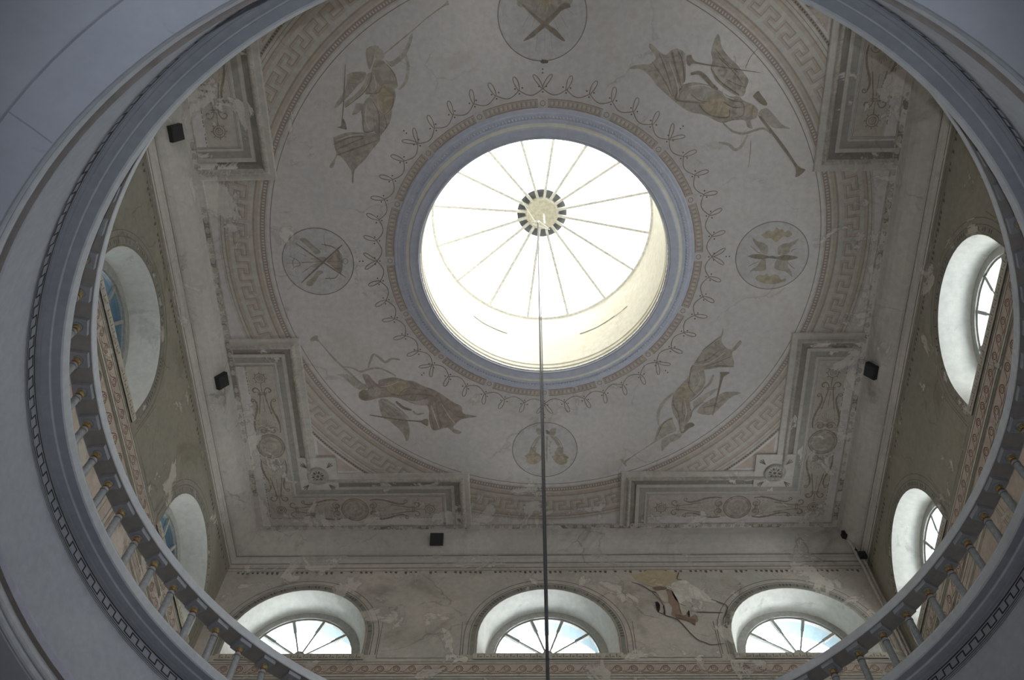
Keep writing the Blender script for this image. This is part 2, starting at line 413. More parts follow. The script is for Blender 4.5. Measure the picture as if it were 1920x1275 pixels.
for side, axis, sgn, dist, half in (('far', 'y', 1, WF, WX), ('left', 'x', -1, WX, WF), ('right', 'x', 1, WX, WF), ('back', 'y', -1, WB, WX)):
    fn = wall_fn(axis, sgn, dist)
    mb = MB()
    wall_sheet(mb, fn, half + 0.04, ZG - 0.05, ZC + 0.05, WINC, RW, ZW, ZSILL)
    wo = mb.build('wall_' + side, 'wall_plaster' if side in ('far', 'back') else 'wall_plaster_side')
    tag(wo, 'upper %s wall of stained peeling plaster with three arched windows' % side_label(side), 'wall', kind='structure')
    walls[side] = (wo, fn)
    mb = MB()
    wall_sheet(mb, fn, half + 1.0, ZG - 0.05, H + 0.3, WINC, 1.0, 10.68, 10.5, 0.95)
    mb.build('outer_face', 'outer_plaster', wo)
    for k, c in enumerate(WINC):
        wn += 1
        # reveal (splayed) and sloping sill
        mb = MB()
        P0 = [(RW, ZSILL)] + arch_pts(RW, ZW) + [(-RW, ZSILL)]
        P1 = [(RI, 10.66)] + arch_pts(RI, 10.68) + [(-RI, 10.66)]
        mb.quadstrip([[fn(c + a[0], a[1]), fn(c + a[0] * .6 + b[0] * .4, a[1] * .6 + b[1] * .4, DW * .34), fn(c + b[0], b[1], DW)] for a, b in zip(P0, P1)])
        win = mb.build('window_%d' % wn, 'reveal_plaster', smooth=True)
        tag(win, WIN_LABEL[(side, k)], 'window', kind='structure')
        mb = MB()
        mb.poly([fn(c - RW, ZSILL), fn(c + RW, ZSILL), fn(c + RI, 10.66, DW), fn(c - RI, 10.66, DW)])
        mb.poly([fn(c - RW - .05, ZSILL, -.035), fn(c + RW + .05, ZSILL, -.035), fn(c + RW + .05, ZSILL, .01), fn(c - RW - .05, ZSILL, .01)])
        mb.poly([fn(c - RW - .05, ZSILL, -.035), fn(c + RW + .05, ZSILL, -.035), fn(c + RW + .05, ZSILL - .10, -.02), fn(c - RW - .05, ZSILL - .10, -.02)])
        for s_ in (-1, 1):
            u = c + s_ * (RW + .05)
            mb.poly([fn(u, ZSILL, -.035), fn(u, ZSILL, .01), fn(u, ZSILL - .10, .01), fn(u, ZSILL - .10, -.02)])
        mb.build('window_sill', 'wall_cream', win)
        mb = MB()     # exterior reveal
        Q0 = [(1.0, 10.5)] + arch_pts(1.0, 10.68) + [(-1.0, 10.5)]
        mb.quadstrip([[fn(c + a[0], a[1], DW + .05), fn(c + a[0], a[1], .95)] for a in Q0])
        mb.poly([fn(c - 1, 10.5, DW + .05), fn(c + 1, 10.5, DW + .05), fn(c + 1, 10.5, .95), fn(c - 1, 10.5, .95)])
        mb.build('outer_reveal', 'outer_plaster', win, smooth=False)
        # frame
        mb = MB()
        ro, r1 = RI + 0.02, 0.85
        O, I = arch_pts(ro, 10.68), arch_pts(r1, 10.68)
        I2 = arch_pts(r1 - 0.025, 10.68)
        mb.quadstrip([[fn(c + o_[0], o_[1], DW + .09), fn(c + o_[0], o_[1], DW), fn(c + i_[0], i_[1], DW), fn(c + i_[0], i_[1], DW + .03), fn(c + j_[0], j_[1], DW + .03), fn(c + j_[0], j_[1], DW + .09)] for o_, i_, j_ in zip(O, I, I2)])
        cc = Vector(fn(c, 10.665, DW + .045)); U = Vector(fn(1, 0, 0)) - Vector(fn(0, 0, 0)); N = Vector(fn(0, 0, 1)) - Vector(fn(0, 0, 0)); Z = Vector((0, 0, 1))
        mb.box(cc - Z * 0.07, U * ro, N * .045, Z * .10)
        mb.build('window_frame', 'window_paint', win)
        # hub with small feet
        mb = MB()
        hp = arch_pts(.085, 10.70, 8)
        mb.quadstrip([[fn(c + p[0], p[1], DW - .01), fn(c + p[0], p[1], DW + .07)] for p in hp])
        mb.poly([fn(c + p[0], p[1], DW - .01) for p in hp])
        for s_ in (-1, 1):
            mb.box(Vector(fn(c + s_ * .17, 10.71, DW + .03)), U * .05, N * .03, Z * .025)
        mb.build('hub', 'window_paint', win)
        for q in range(1, 5):
            a = PI * q / 5
            mb = MB()
            dv = U * math.cos(a) + Z * math.sin(a); pv = -U * math.sin(a) + Z * math.cos(a)
            base = Vector(fn(c, 10.68, DW + .045))
            mb.box(base + dv * .32, dv * .25, pv * .014, N * .02)
            mb.box(base + dv * .70, dv * .14, pv * .024, N * .026)
            mb.build('glazing_bar', 'window_paint', win)
        for q in range(5):
            mb = MB()
            pts = [fn(c, 10.68, DW + .05)] + [fn(c + .84 * math.cos(PI * (q + t / 5) / 5), 10.68 + .84 * math.sin(PI * (q + t / 5) / 5), DW + .05) for t in range(6)]
            mb.poly(pts)
            mb.build('pane', 'window_glass_blue' if side == 'left' else 'window_glass', win)
        pc = fn(c, 11.1, 0.2)
        portal('window_daylight', fn(c, 11.12, DW + .07), fn(0, 0, -1 - dist) if False else tuple(Vector(fn(0, 0, 0)) - Vector(fn(0, 0, 1))), 2.0, 1.0)

# painted decoration of the walls: archivolts, wave bands, panels
def wall_decal(fn, name, mat, polys, parent, off=0.003, label=None, kind=None):
    mb = MB()
    for p in polys: mb.poly([fn(u, z, -off - (len(mb.f) % 4) * .00015) for u, z in p])
    o = mb.build(name, mat, parent)
    if label or kind: tag(o, label, kind=kind)
    return o
def rect(u0, z0, u1, z1): return [(u0, z0), (u1, z0), (u1, z1), (u0, z1)]
def wave_units(u0, u1, zb, h, per=0.237, flip=1):
    out = []
    n = int((u1 - u0) / per)
    for i in range(n):
        u = u0 + (i + .5) * per
        sp = []
        for k in range(15):
            a = -0.5 * PI + k / 14 * 3.6 * PI
            r = h * .36 * (1 - .72 * k / 14)
            sp.append((u + flip * r * math.cos(a), zb + h * .5 + r * math.sin(a)))
        tail = [(u - flip * per * .62, zb + h * .16), (u - flip * per * .40, zb + h * .30), (u - flip * per * .25, zb + h * .62), (u - flip * per * .08, zb + h * .86)]
        tail2 = [(u - flip * per * .75, zb + h * .22), (u - flip * per * .45, zb + h * .1), (u - flip * per * .2, zb + h * .08), (u, zb + h * .14)]
        out += stroke2(smooth_line(tail2, 3) + sp[1:], h * .085, True) + stroke2(smooth_line(tail + [(u + flip * h * .2, zb + h * .82)], 3), h * .07, True)
    return out
for side, (wo, fn) in walls.items():
    half = WX if side in ('far', 'back') else WF
    flip = {'far': 1, 'left': 1, 'right': -1, 'back': 1}[side]
    # string courses below the windows
    wall_decal(fn, 'wave_band', 'wall_pink', [rect(-half, 9.945, half, 10.115)], wo, .003)
    wall_decal(fn, 'wave_scrolls', 'wall_wave', wave_units(-half, half, 9.945, .17, .237, flip), wo, .005, kind='stuff')
    wall_decal(fn, 'wave_band', 'wall_pink', [rect(-half, 9.60, half, 9.80)], wo, .003)
    wall_decal(fn, 'wave_scrolls', 'wall_wave', wave_units(-half, half, 9.60, .20, .30, flip), wo, .005, kind='stuff')
    L = []
    for z in (10.165, 10.125, 9.935, 9.885, 9.835, 9.59, 9.55, 9.50): L.append(rect(-half, z - .006, half, z + .006))
    wall_decal(fn, 'painted_line', 'wall_line', L, wo, .004)
    wall_decal(fn, 'cream_fillet', 'wall_cream', [rect(-half, 10.13, half, 10.16), rect(-half, 9.89, half, 9.93), rect(-half, 9.51, half, 9.545)], wo, .003)
    # egg row on each sill edge
    eg = []
    for c in WINC:
        for i in range(22):
            u = c - 1.07 + i * .1
            eg += [rect(u, ZSILL - .085, u + .012, ZSILL - .02), rect(u + .03, ZSILL - .08, u + .07, ZSILL - .065)]
    wall_decal(fn, 'sill_dentils', 'wall_line', eg, wo, .034, kind='stuff')
    # archivolt bands
    av, al = [], []
    for c in WINC:
        for (r0, r1_, tgt) in ((1.125, 1.20, av), (1.215, 1.228, al), (1.30, 1.312, al), (1.105, 1.113, al)):
            P = [(c + r0, ZSILL)] + [(c + x, z) for x, z in arch_pts(r0, ZW, 32)] + [(c - r0, ZSILL)]
            Q = [(c + r1_, ZSILL)] + [(c + x, z) for x, z in arch_pts(r1_, ZW, 32)] + [(c - r1_, ZSILL)]
            for i in range(len(P) - 1):
                q = [P[i], Q[i], Q[i + 1], P[i + 1]]
                q = clip(q, [(1, 0, half), (-1, 0, half)])
                if q: tgt.append(q)
    wall_decal(fn, 'painted_archivolt', 'wall_grey', av, wo, .003)
    wall_decal(fn, 'painted_line', 'wall_line', al, wo, .004)
    dash = []
    for c in WINC:
        for i in range(64):
            if random.random() < .45: continue
            a = PI * (i + .5) / 64
            if abs(c + 1.16 * math.cos(a)) > half - .02: continue
            da = .012
            dash.append([(c + r * math.cos(a + s_), ZW + r * math.sin(a + s_)) for r, s_ in ((1.135, -da), (1.19, -da * .4), (1.19, da), (1.135, da * .4))])
    wall_decal(fn, 'archivolt_leaves', 'wall_dark', dash, wo, .006, kind='stuff')
    # painted dentils and lines under the cornice
    dn = []
    for i in range(int(2 * half / .085)):
        u = -half + i * .085
        if random.random() < .22: continue
        h = random.choice((.05, .07, .035))
        dn.append([(u, 12.20), (u + .05, 12.20), (u + .045, 12.20 - h), (u + .01, 12.20 - h * .8)])
    wall_decal(fn, 'painted_dentils', 'wall_dark', dn, wo, .003, kind='stuff')
    wall_decal(fn, 'painted_line', 'wall_line', [rect(-half, 12.285, half, 12.30), rect(-half, 12.215, half, 12.225)], wo, .003)
    # panel outlines between the windows
    pl = []
    gaps = [(-2.62, -1.34), (1.34, 2.62)]
    for a, b in gaps:
        for (u0, z0, u1, z1) in ((a, 10.24, b, 10.25), (a, 10.25, a + .01, 11.0), (b - .01, 10.25, b, 11.0)): pl.append(rect(u0, z0, u1, z1))
    wall_decal(fn, 'painted_line', 'wall_line', pl, wo, .004)
    # lower zone: pinkish panels framed in cream
    wall_decal(fn, 'lower_field', 'wall_pink', [rect(-half, ZG, half, 9.50)], wo, .002)
    cm, ln = [], []
    us = [-half + .30 + i * (2 * half - .6) / 6 for i in range(7)]
    for i in range(6):
        a, b = us[i] + .09, us[i + 1] - .09
        for (u0, z0, u1, z1) in ((a, 7.7, a + .05, 9.4), (b - .05, 7.7, b, 9.4), (a, 9.35, b, 9.40), (a, 7.7, b, 7.75)): cm.append(rect(u0, z0, u1, z1))
        for dd in (-.012, .058, .09):
            for (u0, z0, u1, z1) in ((a + dd, 7.7, a + dd + .008, 9.4 - dd), (b - dd - .008, 7.7, b - dd, 9.4 - dd), (a + dd, 9.392 - dd, b - dd, 9.4 - dd)): ln.append(rect(u0, z0, u1, z1))
    cm += [rect(-half, ZG, -half + .17, 9.5), rect(half - .17, ZG, half, 9.5)]
    wall_decal(fn, 'panel_frame', 'wall_cream', cm, wo, .004)
    wall_decal(fn, 'painted_line', 'wall_line', ln, wo, .006)

# brown damage in the far wall, between the middle and the right window
wo, fn = walls['far']
def blob(cu, cz, ru, rz, n=26, jit=.22, seed=0):
    rd = random.Random(seed)
    return [(cu + ru * (1 + rd.uniform(-jit, jit)) * math.cos(2 * PI * i / n), cz + rz * (1 + rd.uniform(-jit, jit)) * math.sin(2 * PI * i / n)) for i in range(n)]
def fpx(pts):      # measured positions on the far wall, (u, z) in centimetres
    return [(a / 100, b / 100) for a, b in pts]
for nm_, mt_, pts_ in [('exposed_plaster', 'wall_ochre', [(144, 1211), (159, 1213), (173, 1220), (194, 1221), (212, 1215), (225, 1213), (221, 1196), (208, 1187), (196, 1181), (175, 1181), (162, 1187), (150, 1198)]), ('bare_plaster', 'wall_bare', [(208, 1187), (221, 1193), (233, 1195), (240, 1185), (250, 1176), (260, 1164), (269, 1151), (276, 1145), (271, 1141), (254, 1145), (240, 1151), (229, 1151), (216, 1139), (209, 1151), (206, 1168)]), ('exposed_brick', 'wall_brown', [(197, 1168), (206, 1172), (210, 1160), (214, 1143), (215, 1131), (214, 1115), (220, 1113), (227, 1123), (228, 1109), (236, 1115), (239, 1107), (237, 1098), (224, 1100), (213, 1104), (203, 1110), (198, 1115), (202, 1131), (197, 1143)]), ('rust_stain', 'wall_rust', [(175, 1177), (188, 1180), (200, 1176), (191, 1170), (180, 1170)]), ('rust_stain', 'wall_rust', [(204, 1115), (215, 1113), (223, 1106), (234, 1104), (232, 1090), (226, 1098), (213, 1103), (205, 1106)]), ('wall_hole', 'wall_black', [(176, 1143), (180, 1144), (183, 1135), (179, 1119), (176, 1125)]), ('wall_hole', 'wall_black', [(187, 1133), (190, 1135), (189, 1115), (187, 1119)]), ('wall_hole', 'wall_black', [(225, 1123), (228, 1125), (227, 1111), (224, 1109)]), ('loose_flake', 'wall_cream', [(180, 1168), (197, 1170), (197, 1143), (188, 1145), (184, 1156)]), ('loose_flake', 'wall_cream', [(214, 1139), (223, 1133), (232, 1135), (236, 1123), (227, 1123), (220, 1113), (215, 1115)])]:
    wall_decal(fn, nm_, mt_, [smooth_line(fpx(pts_) + [fpx(pts_)[0]], 2)[:-1]], wo, {'wall_hole': .009, 'loose_flake': .012, 'rust_stain': .008}.get(nm_, .005))
wall_decal(fn, 'wall_crack', 'wall_dark', [q for l_ in [[(174, 1166), (184, 1148), (189, 1131), (187, 1114), (203, 1106), (212, 1094), (220, 1077), (231, 1060), (243, 1053), (251, 1049), (270, 1052)], [(225, 1215), (219, 1198), (227, 1196)], [(238, 1120), (259, 1119), (281, 1118)], [(267, 1149), (280, 1141), (290, 1133), (285, 1115), (279, 1105)], [(143, 1190), (158, 1183), (174, 1168), (187, 1166), (206, 1174)], [(179, 1119), (187, 1114)], [(214, 1139), (226, 1132), (236, 1133)]] for q in stroke2(smooth_line(fpx(l_), 3), .022, True)], wo, .010)

# ---------------------------------------------------------------- cove and cornice between wall and ceiling
def square_loft(mb, prof):
    """prof: (f, z): f = 0 at the ceiling edge, 1 at the wall plane"""
    cs = []
    for f, z in prof:
        x = A + f * (WX - A); yf = A + f * (WF - A); yb = A + f * (WB - A)
        cs.append([(x, yf, z), (-x, yf, z), (-x, -yb, z), (x, -yb, z)])
    for s_ in range(4):
        t = (s_ + 1) % 4
        n = 12
        rows = []
        for k in range(n + 1):
            rows.append([tuple(Vector(c[s_]).lerp(Vector(c[t]), k / n)) for c in cs])
        mb.quadstrip(rows)
mb = MB()
cove = [(0, H)] + [(.04, H - .03)] + [(0.04 + .84 * (1 - math.cos(t * PI / 2 / 6)) * .9 + .02 * t, H - .03 - (H - .03 - ZC - .03) * math.sin(t * PI / 2 / 6) ** .9) for t in range(1, 7)]
square_loft(mb, cove)
cv = mb.build('trim_1', 'cove_plaster', smooth=False)
tag(cv, 'grey stained cove running round the room between walls and painted ceiling', 'cornice', kind='structure')
mb = MB()
cz = cove[-1]
square_loft(mb, [cz, (.80, ZC + .03), (.80, ZC - .01), (.86, ZC - .02), (.86, ZC - .05), (.92, ZC - .09), (.97, ZC - .10), (.97, ZC - .14), (1.0, ZC - .15)])
mb.build('cornice_moulding', 'cove_plaster', cv)
mb = MB(); square_loft(mb, [(.795, ZC + .032), (.795, ZC + .018)]); mb.build('cornice_line', 'wall_dark', cv)
mb = MB(); square_loft(mb, [(.965, ZC - .108), (.965, ZC - .125)]); mb.build('cornice_line', 'wall_line', cv)

# ---------------------------------------------------------------- ceiling
mb = MB()
RO = 1.86
n = 96
ring = arc(2.27, 0, 360, n)[:-1]
for i in range(n):
    a, b = ring[i], ring[(i + 1) % n]
    def sq(p):
        s_ = A / max(abs(p[0]), abs(p[1])); return (p[0] * s_, p[1] * s_)
    sa, sb = sq(a), sq(b)
    for t0, t1 in ((0, .35), (.35, .7), (.7, 1)):
        q = []
        for (p, s_), t in (((a, sa), t0), ((a, sa), t1), ((b, sb), t1), ((b, sb), t0)):
            q.append((p[0] + (s_[0] - p[0]) * t, p[1] + (s_[1] - p[1]) * t, H))
        mb.poly(q)
ceiling = mb.build('ceiling', 'ceiling_plaster')
tag(ceiling, 'painted plaster ceiling with a ring of figures around the round skylight', 'ceiling', kind='structure')
def cdecal(name, mat, polys, off, parent=None, label=None, kind=None):
    mb = MB()
    for p in polys:
        if len(p) >= 3: mb.poly([(x, y, H - off - (len(mb.f) % 5) * .00013) for x, y in p])
    o = mb.build(name, mat, parent or ceiling)
    if label or kind: tag(o, label, kind=kind)
    return o
def annulus(r0, r1, n=180, a0=0, a1=360):
    P, Q = arc(r0, a0, a1, n), arc(r1, a0, a1, n)
    return [[P[i], Q[i], Q[i + 1], P[i + 1]] for i in range(n)]
INN = 3.90; END = 1.30
def region(k):
    """eight gaps between the corner frames: 0-3 corners, 4-7 the middles of the sides"""
    if k < 4:
        sx, sy = ((1, 1), (-1, 1), (-1, -1), (1, -1))[k]
        return [(sx, 0, INN), (0, sy, INN), (-sx, 0, -.5), (0, -sy, -.5)], 45 + 90 * k, 24
    a = 90 * (k - 4)
    ax = ((1, 0), (0, 1), (-1, 0), (0, -1))[k - 4]
    pr = (-ax[1], ax[0])
    return [(pr[0], pr[1], END), (-pr[0], -pr[1], END), (ax[0], ax[1], 5.0), (-ax[0], -ax[1], -3)], a, 20
def clipset(polys, pl):
    return [q for q in (clip(p, pl) for p in polys) if len(q) >= 3]
KEY = [(0, 0), (0, 1), (.66, 1), (.66, .5), (.36, .5), (.36, .08), (1, .08)]
NK = 94
def key_polys(a0, a1, r0, r1, wr, wt, shift=0.0):
    """running key, drawn in polar coordinates"""
    out = []
    i0, i1 = int(math.floor(a0 / (360 / NK))) - 1, int(math.ceil(a1 / (360 / NK))) + 1
    for i in range(i0, i1):
        pts = [((i + u) * 360 / NK, r0 + (r1 - r0) * v) for u, v in KEY]
        pts[0] = (pts[0][0], r0 + (r1 - r0) * .08)
        for (ta, ra), (tb, rb) in zip(pts[:-1], pts[1:]):
            if abs(ra - rb) < 1e-6:
                m_ = 3
                lo, hi = min(ta, tb) - wt / 2, max(ta, tb) + wt / 2
                for k in range(m_):
                    x, y = lo + (hi - lo) * k / m_, lo + (hi - lo) * (k + 1) / m_
                    out.append([((ra + s_) * math.cos(D(t + shift)), (ra + s_) * math.sin(D(t + shift))) for t, s_ in ((x, -wr / 2), (x, wr / 2), (y, wr / 2), (y, -wr / 2))])
            else:
                lo, hi = min(ra, rb) - wr / 2, max(ra, rb) + wr / 2
                out.append([(r * math.cos(D(ta + s_ + shift)), r * math.sin(D(ta + s_ + shift))) for r, s_ in ((lo, -wt / 2), (hi, -wt / 2), (hi, wt / 2), (lo, wt / 2))])
    return out
names8 = ['over the far right corner', 'over the far left corner', 'over the near left corner', 'over the near right corner', 'beside the right wall', 'beside the far wall', 'beside the left wall', 'beside the near wall']
cdecal('painted_circle_line', 'paint_line', annulus(4.143, 4.155), .0016)
for k in range(8):
    pl, mid, hw = region(k)
    a0, a1 = mid - hw, mid + hw
    nn = 60
    base = cdecal('meander_band', 'paint_band', clipset(annulus(4.20, 4.93, nn, a0, a1), pl), .001, label='painted Greek key band %s' % names8[k])
    cdecal('bead_ground', 'paint_red', clipset(annulus(4.225, 4.305, nn, a0, a1), pl), .002, base)
    bd = []
    for i in range(int((a1 - a0) / .62)):
        t = a0 + i * .62
        bd.append([(r * math.cos(D(t + s_)), r * math.sin(D(t + s_))) for r, s_ in ((4.242, -.1), (4.275, -.16), (4.288, .05), (4.25, .16))])
    cdecal('painted_beads', 'paint_pale', clipset(bd, pl), .003, base, kind='stuff')
    cdecal('tan_stripe', 'paint_tan', clipset(annulus(4.335, 4.415, nn, a0, a1) + annulus(4.775, 4.845, nn, a0, a1), pl), .002, base)
    cdecal('tan_stripe_edge', 'paint_tandark', clipset(annulus(4.388, 4.415, nn, a0, a1) + annulus(4.826, 4.845, nn, a0, a1), pl), .003, base)
    cdecal('greek_key', 'paint_tan', clipset(key_polys(a0, a1, 4.50, 4.69, .05, .62), pl), .002, base)
    cdecal('greek_key_edge', 'paint_tandark', clipset(key_polys(a0, a1, 4.518, 4.708, .014, .16, .22), pl), .003, base)
    cdecal('painted_line', 'paint_line', clipset(annulus(4.885, 4.893, nn, a0, a1), pl), .003, base)
    if k < 4:
        ob = []
        for i in range(int((a1 - a0) / .55)):
            t = a0 + i * .55
            ob.append([(r * math.cos(D(t + s_)), r * math.sin(D(t + s_))) for r, s_ in ((4.94, -.12), (4.965, -.2), (4.97, .12), (4.945, .2))])
        cdecal('bead_ground', 'paint_tandark', clipset(annulus(4.93, 4.98, nn, a0, a1), pl), .0025, base)
        cdecal('painted_beads', 'paint_ink', clipset(ob, pl), .0035, base, kind='stuff')
        sx, sy = ((1, 1), (-1, 1), (-1, -1), (1, -1))[k]
        fl_ = lambda p: [(sx * x, sy * y) for x, y in p]
        for tr in (0, 1):
            t_ = []
            aa = math.acos(3.85 / 5.02); bb = math.asin(3.55 / 5.02)
            cpts = [(5.02 * math.cos(aa + (bb - aa) * j / 8), 5.02 * math.sin(aa + (bb - aa) * j / 8)) for j in range(9)]
            t_ = cpts + [(3.85, 3.55)]
            if tr: t_ = [(y, x) for x, y in t_]
            cdecal('pink_spandrel', 'paint_pink', [fl_(t_)], .0025, base)

# corner frames: real low relief mouldings round each L-shaped panel
def lsweep(mb, prof, sx, sy):
    rows = []
    def pts(d): return [(5.03, END + d), (INN + d, END + d), (INN + d, INN + d), (END + d, INN + d), (END + d, 5.03)]
    P = [[(sx * x, sy * y, H - h) for x, y in pts(d)] for d, h in prof]
    mb.quadstrip([[P[j][i] for j in range(len(prof))] for i in range(5)])
def bump_bead(d0, d1, h, b, n=5):
    return [(d0 + (d1 - d0) * i / n, h + b * math.sin(PI * i / n)) for i in range(n + 1)]
def scroll(cx, cy, r, t0, turns, n, dirn=1):
    return [(cx + r * (1 - .75 * i / n) * math.cos(t0 + dirn * turns * 2 * PI * i / n), cy + r * (1 - .75 * i / n) * math.sin(t0 + dirn * turns * 2 * PI * i / n)) for i in range(n + 1)]
def disc(cx, cy, r, n=20): return [(cx + r * math.cos(2 * PI * i / n), cy + r * math.sin(2 * PI * i / n)) for i in range(n)]
def ringp(cx, cy, r, w, n=24): return stroke2([(cx + r * math.cos(2 * PI * i / n), cy + r * math.sin(2 * PI * i / n)) for i in range(n + 1)], w)
def arm_ornament():
    """candelabra ornament along one arm: s along the arm, t across (0 = axis)"""
    dk, md, lt = [], [], []
    for s, r in ((2.02, .085),):
        dk += ringp(s, 0, r, .014); dk += ringp(s, 0, r * .6, .012); md.append(disc(s, 0, r * .42, 12))
        for a in range(8):
            dk += stroke2([(s + r * 1.12 * math.cos(a * PI / 4), r * 1.12 * math.sin(a * PI / 4)), (s + r * 1.4 * math.cos(a * PI / 4), r * 1.4 * math.sin(a * PI / 4))], .018)
    md += ringp(3.335, 0, .215, .04, 30); md += ringp(3.335, 0, .122, .045, 26); md.append(disc(3.335, 0, .05, 14)); lt.append(disc(3.335, 0, .028, 10)); lt += ringp(3.335, 0, .17, .05, 28); lt += ringp(3.335, 0, .075, .05, 20)
    dk += ringp(3.335, 0, .235, .018, 30) + ringp(3.335, 0, .195, .008, 30)
    for m_ in (1, -1):
        f = lambda s: 3.335 + m_ * (s - 3.335)
        g = lambda pts: [(f(s), t) for s, t in pts]
        for sd in (1, -1):
            h = lambda pts: [(f(s), sd * t) for s, t in pts]
            # double scroll beside the roundel
            dk += stroke2(h(scroll(3.02, .085, .085, PI * .5, 1.2, 16, 1)), .018, True)
            md.append(h(disc(3.02, .085, .055, 12)))
            # long acanthus curve
            md_l = smooth_line([(3.06, .20), (2.93, .215), (2.78, .19), (2.62, .13), (2.50, .115), (2.44, .14)], 4)
            dk += stroke2(h(md_l), .034, True); 
            dk += stroke2(h(scroll(2.44, .175, .04, -PI * .5, 1.1, 10, -1)), .016)
            for q in range(5):
                s = 2.60 + q * .075
                md.append(h([(s, .125 + q * .014), (s - .05, .17 + q * .012), (s + .02, .15 + q * .014)]))
                md.append(h([(s, .11 + q * .012), (s - .055, .08 + q * .008), (s + .02, .10 + q * .01)]))
            # sheaf and volutes at the collar
            dk += stroke2(h(smooth_line([(2.70, .10), (2.52, .07), (2.38, .045), (2.30, .04)], 4)), .018)
            dk += stroke2(h(smooth_line([(2.29, .03), (2.22, .06), (2.20, .11), (2.24, .15), (2.28, .13), (2.27, .10)], 4)), .022, True)
        dk += stroke2(g([(2.66, 0), (2.36, 0)]), .014, True)
        dk += stroke2(g([(2.325, -.075), (2.325, .075)]), .014) + stroke2(g([(2.295, -.075), (2.295, .075)]), .014)
        dk += stroke2(g([(2.28, 0), (2.12, 0)]), .012)
        dk += stroke2(g([(3.02, -.06), (3.02, .06)]), .02) + stroke2(g([(2.99, -.05), (2.99, .05)]), .012)
        for a in range(7):
            an = PI + (a - 3) * .33
            md += stroke2(g([(2.97 + .03 * math.cos(an), .03 * math.sin(an)), (2.97 + .17 * math.cos(an), .12 * math.sin(an))]), .026, True)
    return md, lt, dk
for k in range(4):
    sx, sy = ((1, 1), (-1, 1), (-1, -1), (1, -1))[k]
    mb = MB(); lsweep(mb, [(-.004, 0), (0, .022), (.012, .03), (.088, .03), (.10, .034)], sx, sy)
    fr = mb.build('corner_frame', 'paint_band', ceiling)
    tag(fr, 'L-shaped stucco frame of the ceiling %s' % names8[k])
    mb = MB(); lsweep(mb, bump_bead(.10, .175, .034, .03), sx, sy); mb.build('leaf_moulding', 'paint_lite', fr)
    mb = MB(); lsweep(mb, [(.175, .034), (.19, .018), (.23, .010), (.268, .006)], sx, sy); mb.build('painted_shade_band', 'paint_shadow', fr)  # trompe-l'oeil shade, painted as a dark band along the frame
    mb = MB(); lsweep(mb, [(.268, .006), (.272, .022), (.325, .022), (.33, .004)], sx, sy); mb.build('fillet', 'paint_band', fr)
    mb = MB(); lsweep(mb, [(.33, .003), (.43, .003)], sx, sy); mb.build('grey_band', 'paint_grey', fr)
    mb = MB(); lsweep(mb, [(.43, .003), (.435, .010), (.455, .010), (.46, .002)], sx, sy); mb.build('fillet', 'paint_band', fr)
    for d in (.47, .488): 
        mb = MB(); lsweep(mb, [(d, .0035), (d + .007, .0035)], sx, sy); mb.build('painted_line', 'paint_line', fr)
    # leaf strokes along the leaf moulding
    lv = []
    path = [(5.0, END + .137), (INN + .137, END + .137), (INN + .137, INN + .137), (END + .137, INN + .137), (END + .137, 5.0)]
    for (p, q) in zip(path[:-1], path[1:]):
        dx, dy = q[0] - p[0], q[1] - p[1]; l = math.hypot(dx, dy); dx /= l; dy /= l
        for i in range(int(l / .06)):
            if random.random() < .3: continue
            s = i * .06
            x, y = p[0] + dx * s, p[1] + dy * s
            j = random.uniform(-.01, .01)
            lv += stroke2([(sx * (x - dy * .03), sy * (y + dx * .03)), (sx * (x + dx * .035 + dy * (.028 + j)), sy * (y + dy * .035 - dx * (.028 + j)))], .012, True)
    cdecal('leaf_strokes', 'paint_grey', lv, .066, fr, kind='stuff')
    # field and outer dashes
    F0 = .495
    fld = [[(INN + F0, END + F0), (4.84, END + F0), (4.84, 4.84), (INN + F0, 4.84)], [(END + F0, INN + F0), (INN + F0, INN + F0), (INN + F0, 4.84), (END + F0, 4.84)]]
    cdecal('panel_field', 'paint_field', [[(sx * x, sy * y) for x, y in p] for p in fld], .0015, fr)
    ds = []
    t = END + F0
    while t < 4.84:
        l = random.choice((.03, .05, .08))
        if random.random() < .75:
            ds.append([(4.845, t), (4.858, t), (4.858, t + l), (4.845, t + l)]); ds.append([(t, 4.845), (t + l, 4.845), (t + l, 4.858), (t, 4.858)])
        t += l + .02
    cdecal('painted_dashes', 'paint_line', [[(sx * x, sy * y) for x, y in p] for p in ds], .0025, fr, kind='stuff')
    md, lt, dk = arm_ornament()
    for arm in (0, 1):
        tr = (lambda p: [(sx * s, sy * (4.665 + t)) for s, t in p]) if arm == 0 else (lambda p: [(sx * (4.64 + t), sy * s) for s, t in p])
        o = cdecal('scroll_ornament', 'paint_mid', [tr(p) for p in md], .0026, fr)
        cdecal('scroll_ornament_light', 'paint_lite', [tr(p) for p in lt], .0036, fr)
        cdecal('scroll_ornament_lines', 'paint_dark', [tr(p) for p in dk], .0046, fr)
    cs = []
    for r in (.085, .055): cs += ringp(4.64, 4.665, r, .014)
    cs.append(disc(4.64, 4.665, .03, 10))
    cdecal('corner_roundel', 'paint_dark', [[(sx * x, sy * y) for x, y in p] for p in cs], .0046, fr)
    # rosette block in the inner corner
    q0, q1 = 3.56, 4.21
    mb = MB()
    c3 = lambda x, y, h: (sx * x, sy * y, H - h)
    mb.poly([c3(q0, q0, .036), c3(q1, q0, .036), c3(q1, q1, .036), c3(q0, q1, .036)])
    for (a, b) in (((q0, q0), (q1, q0)), ((q1, q0), (q1, q1)), ((q1, q1), (q0, q1)), ((q0, q1), (q0, q0))):
        mb.poly([c3(a[0], a[1], .036), c3(b[0], b[1], .036), c3(b[0], b[1], 0), c3(a[0], a[1], 0)])
    blk = mb.build('rosette_block', 'paint_band', fr)
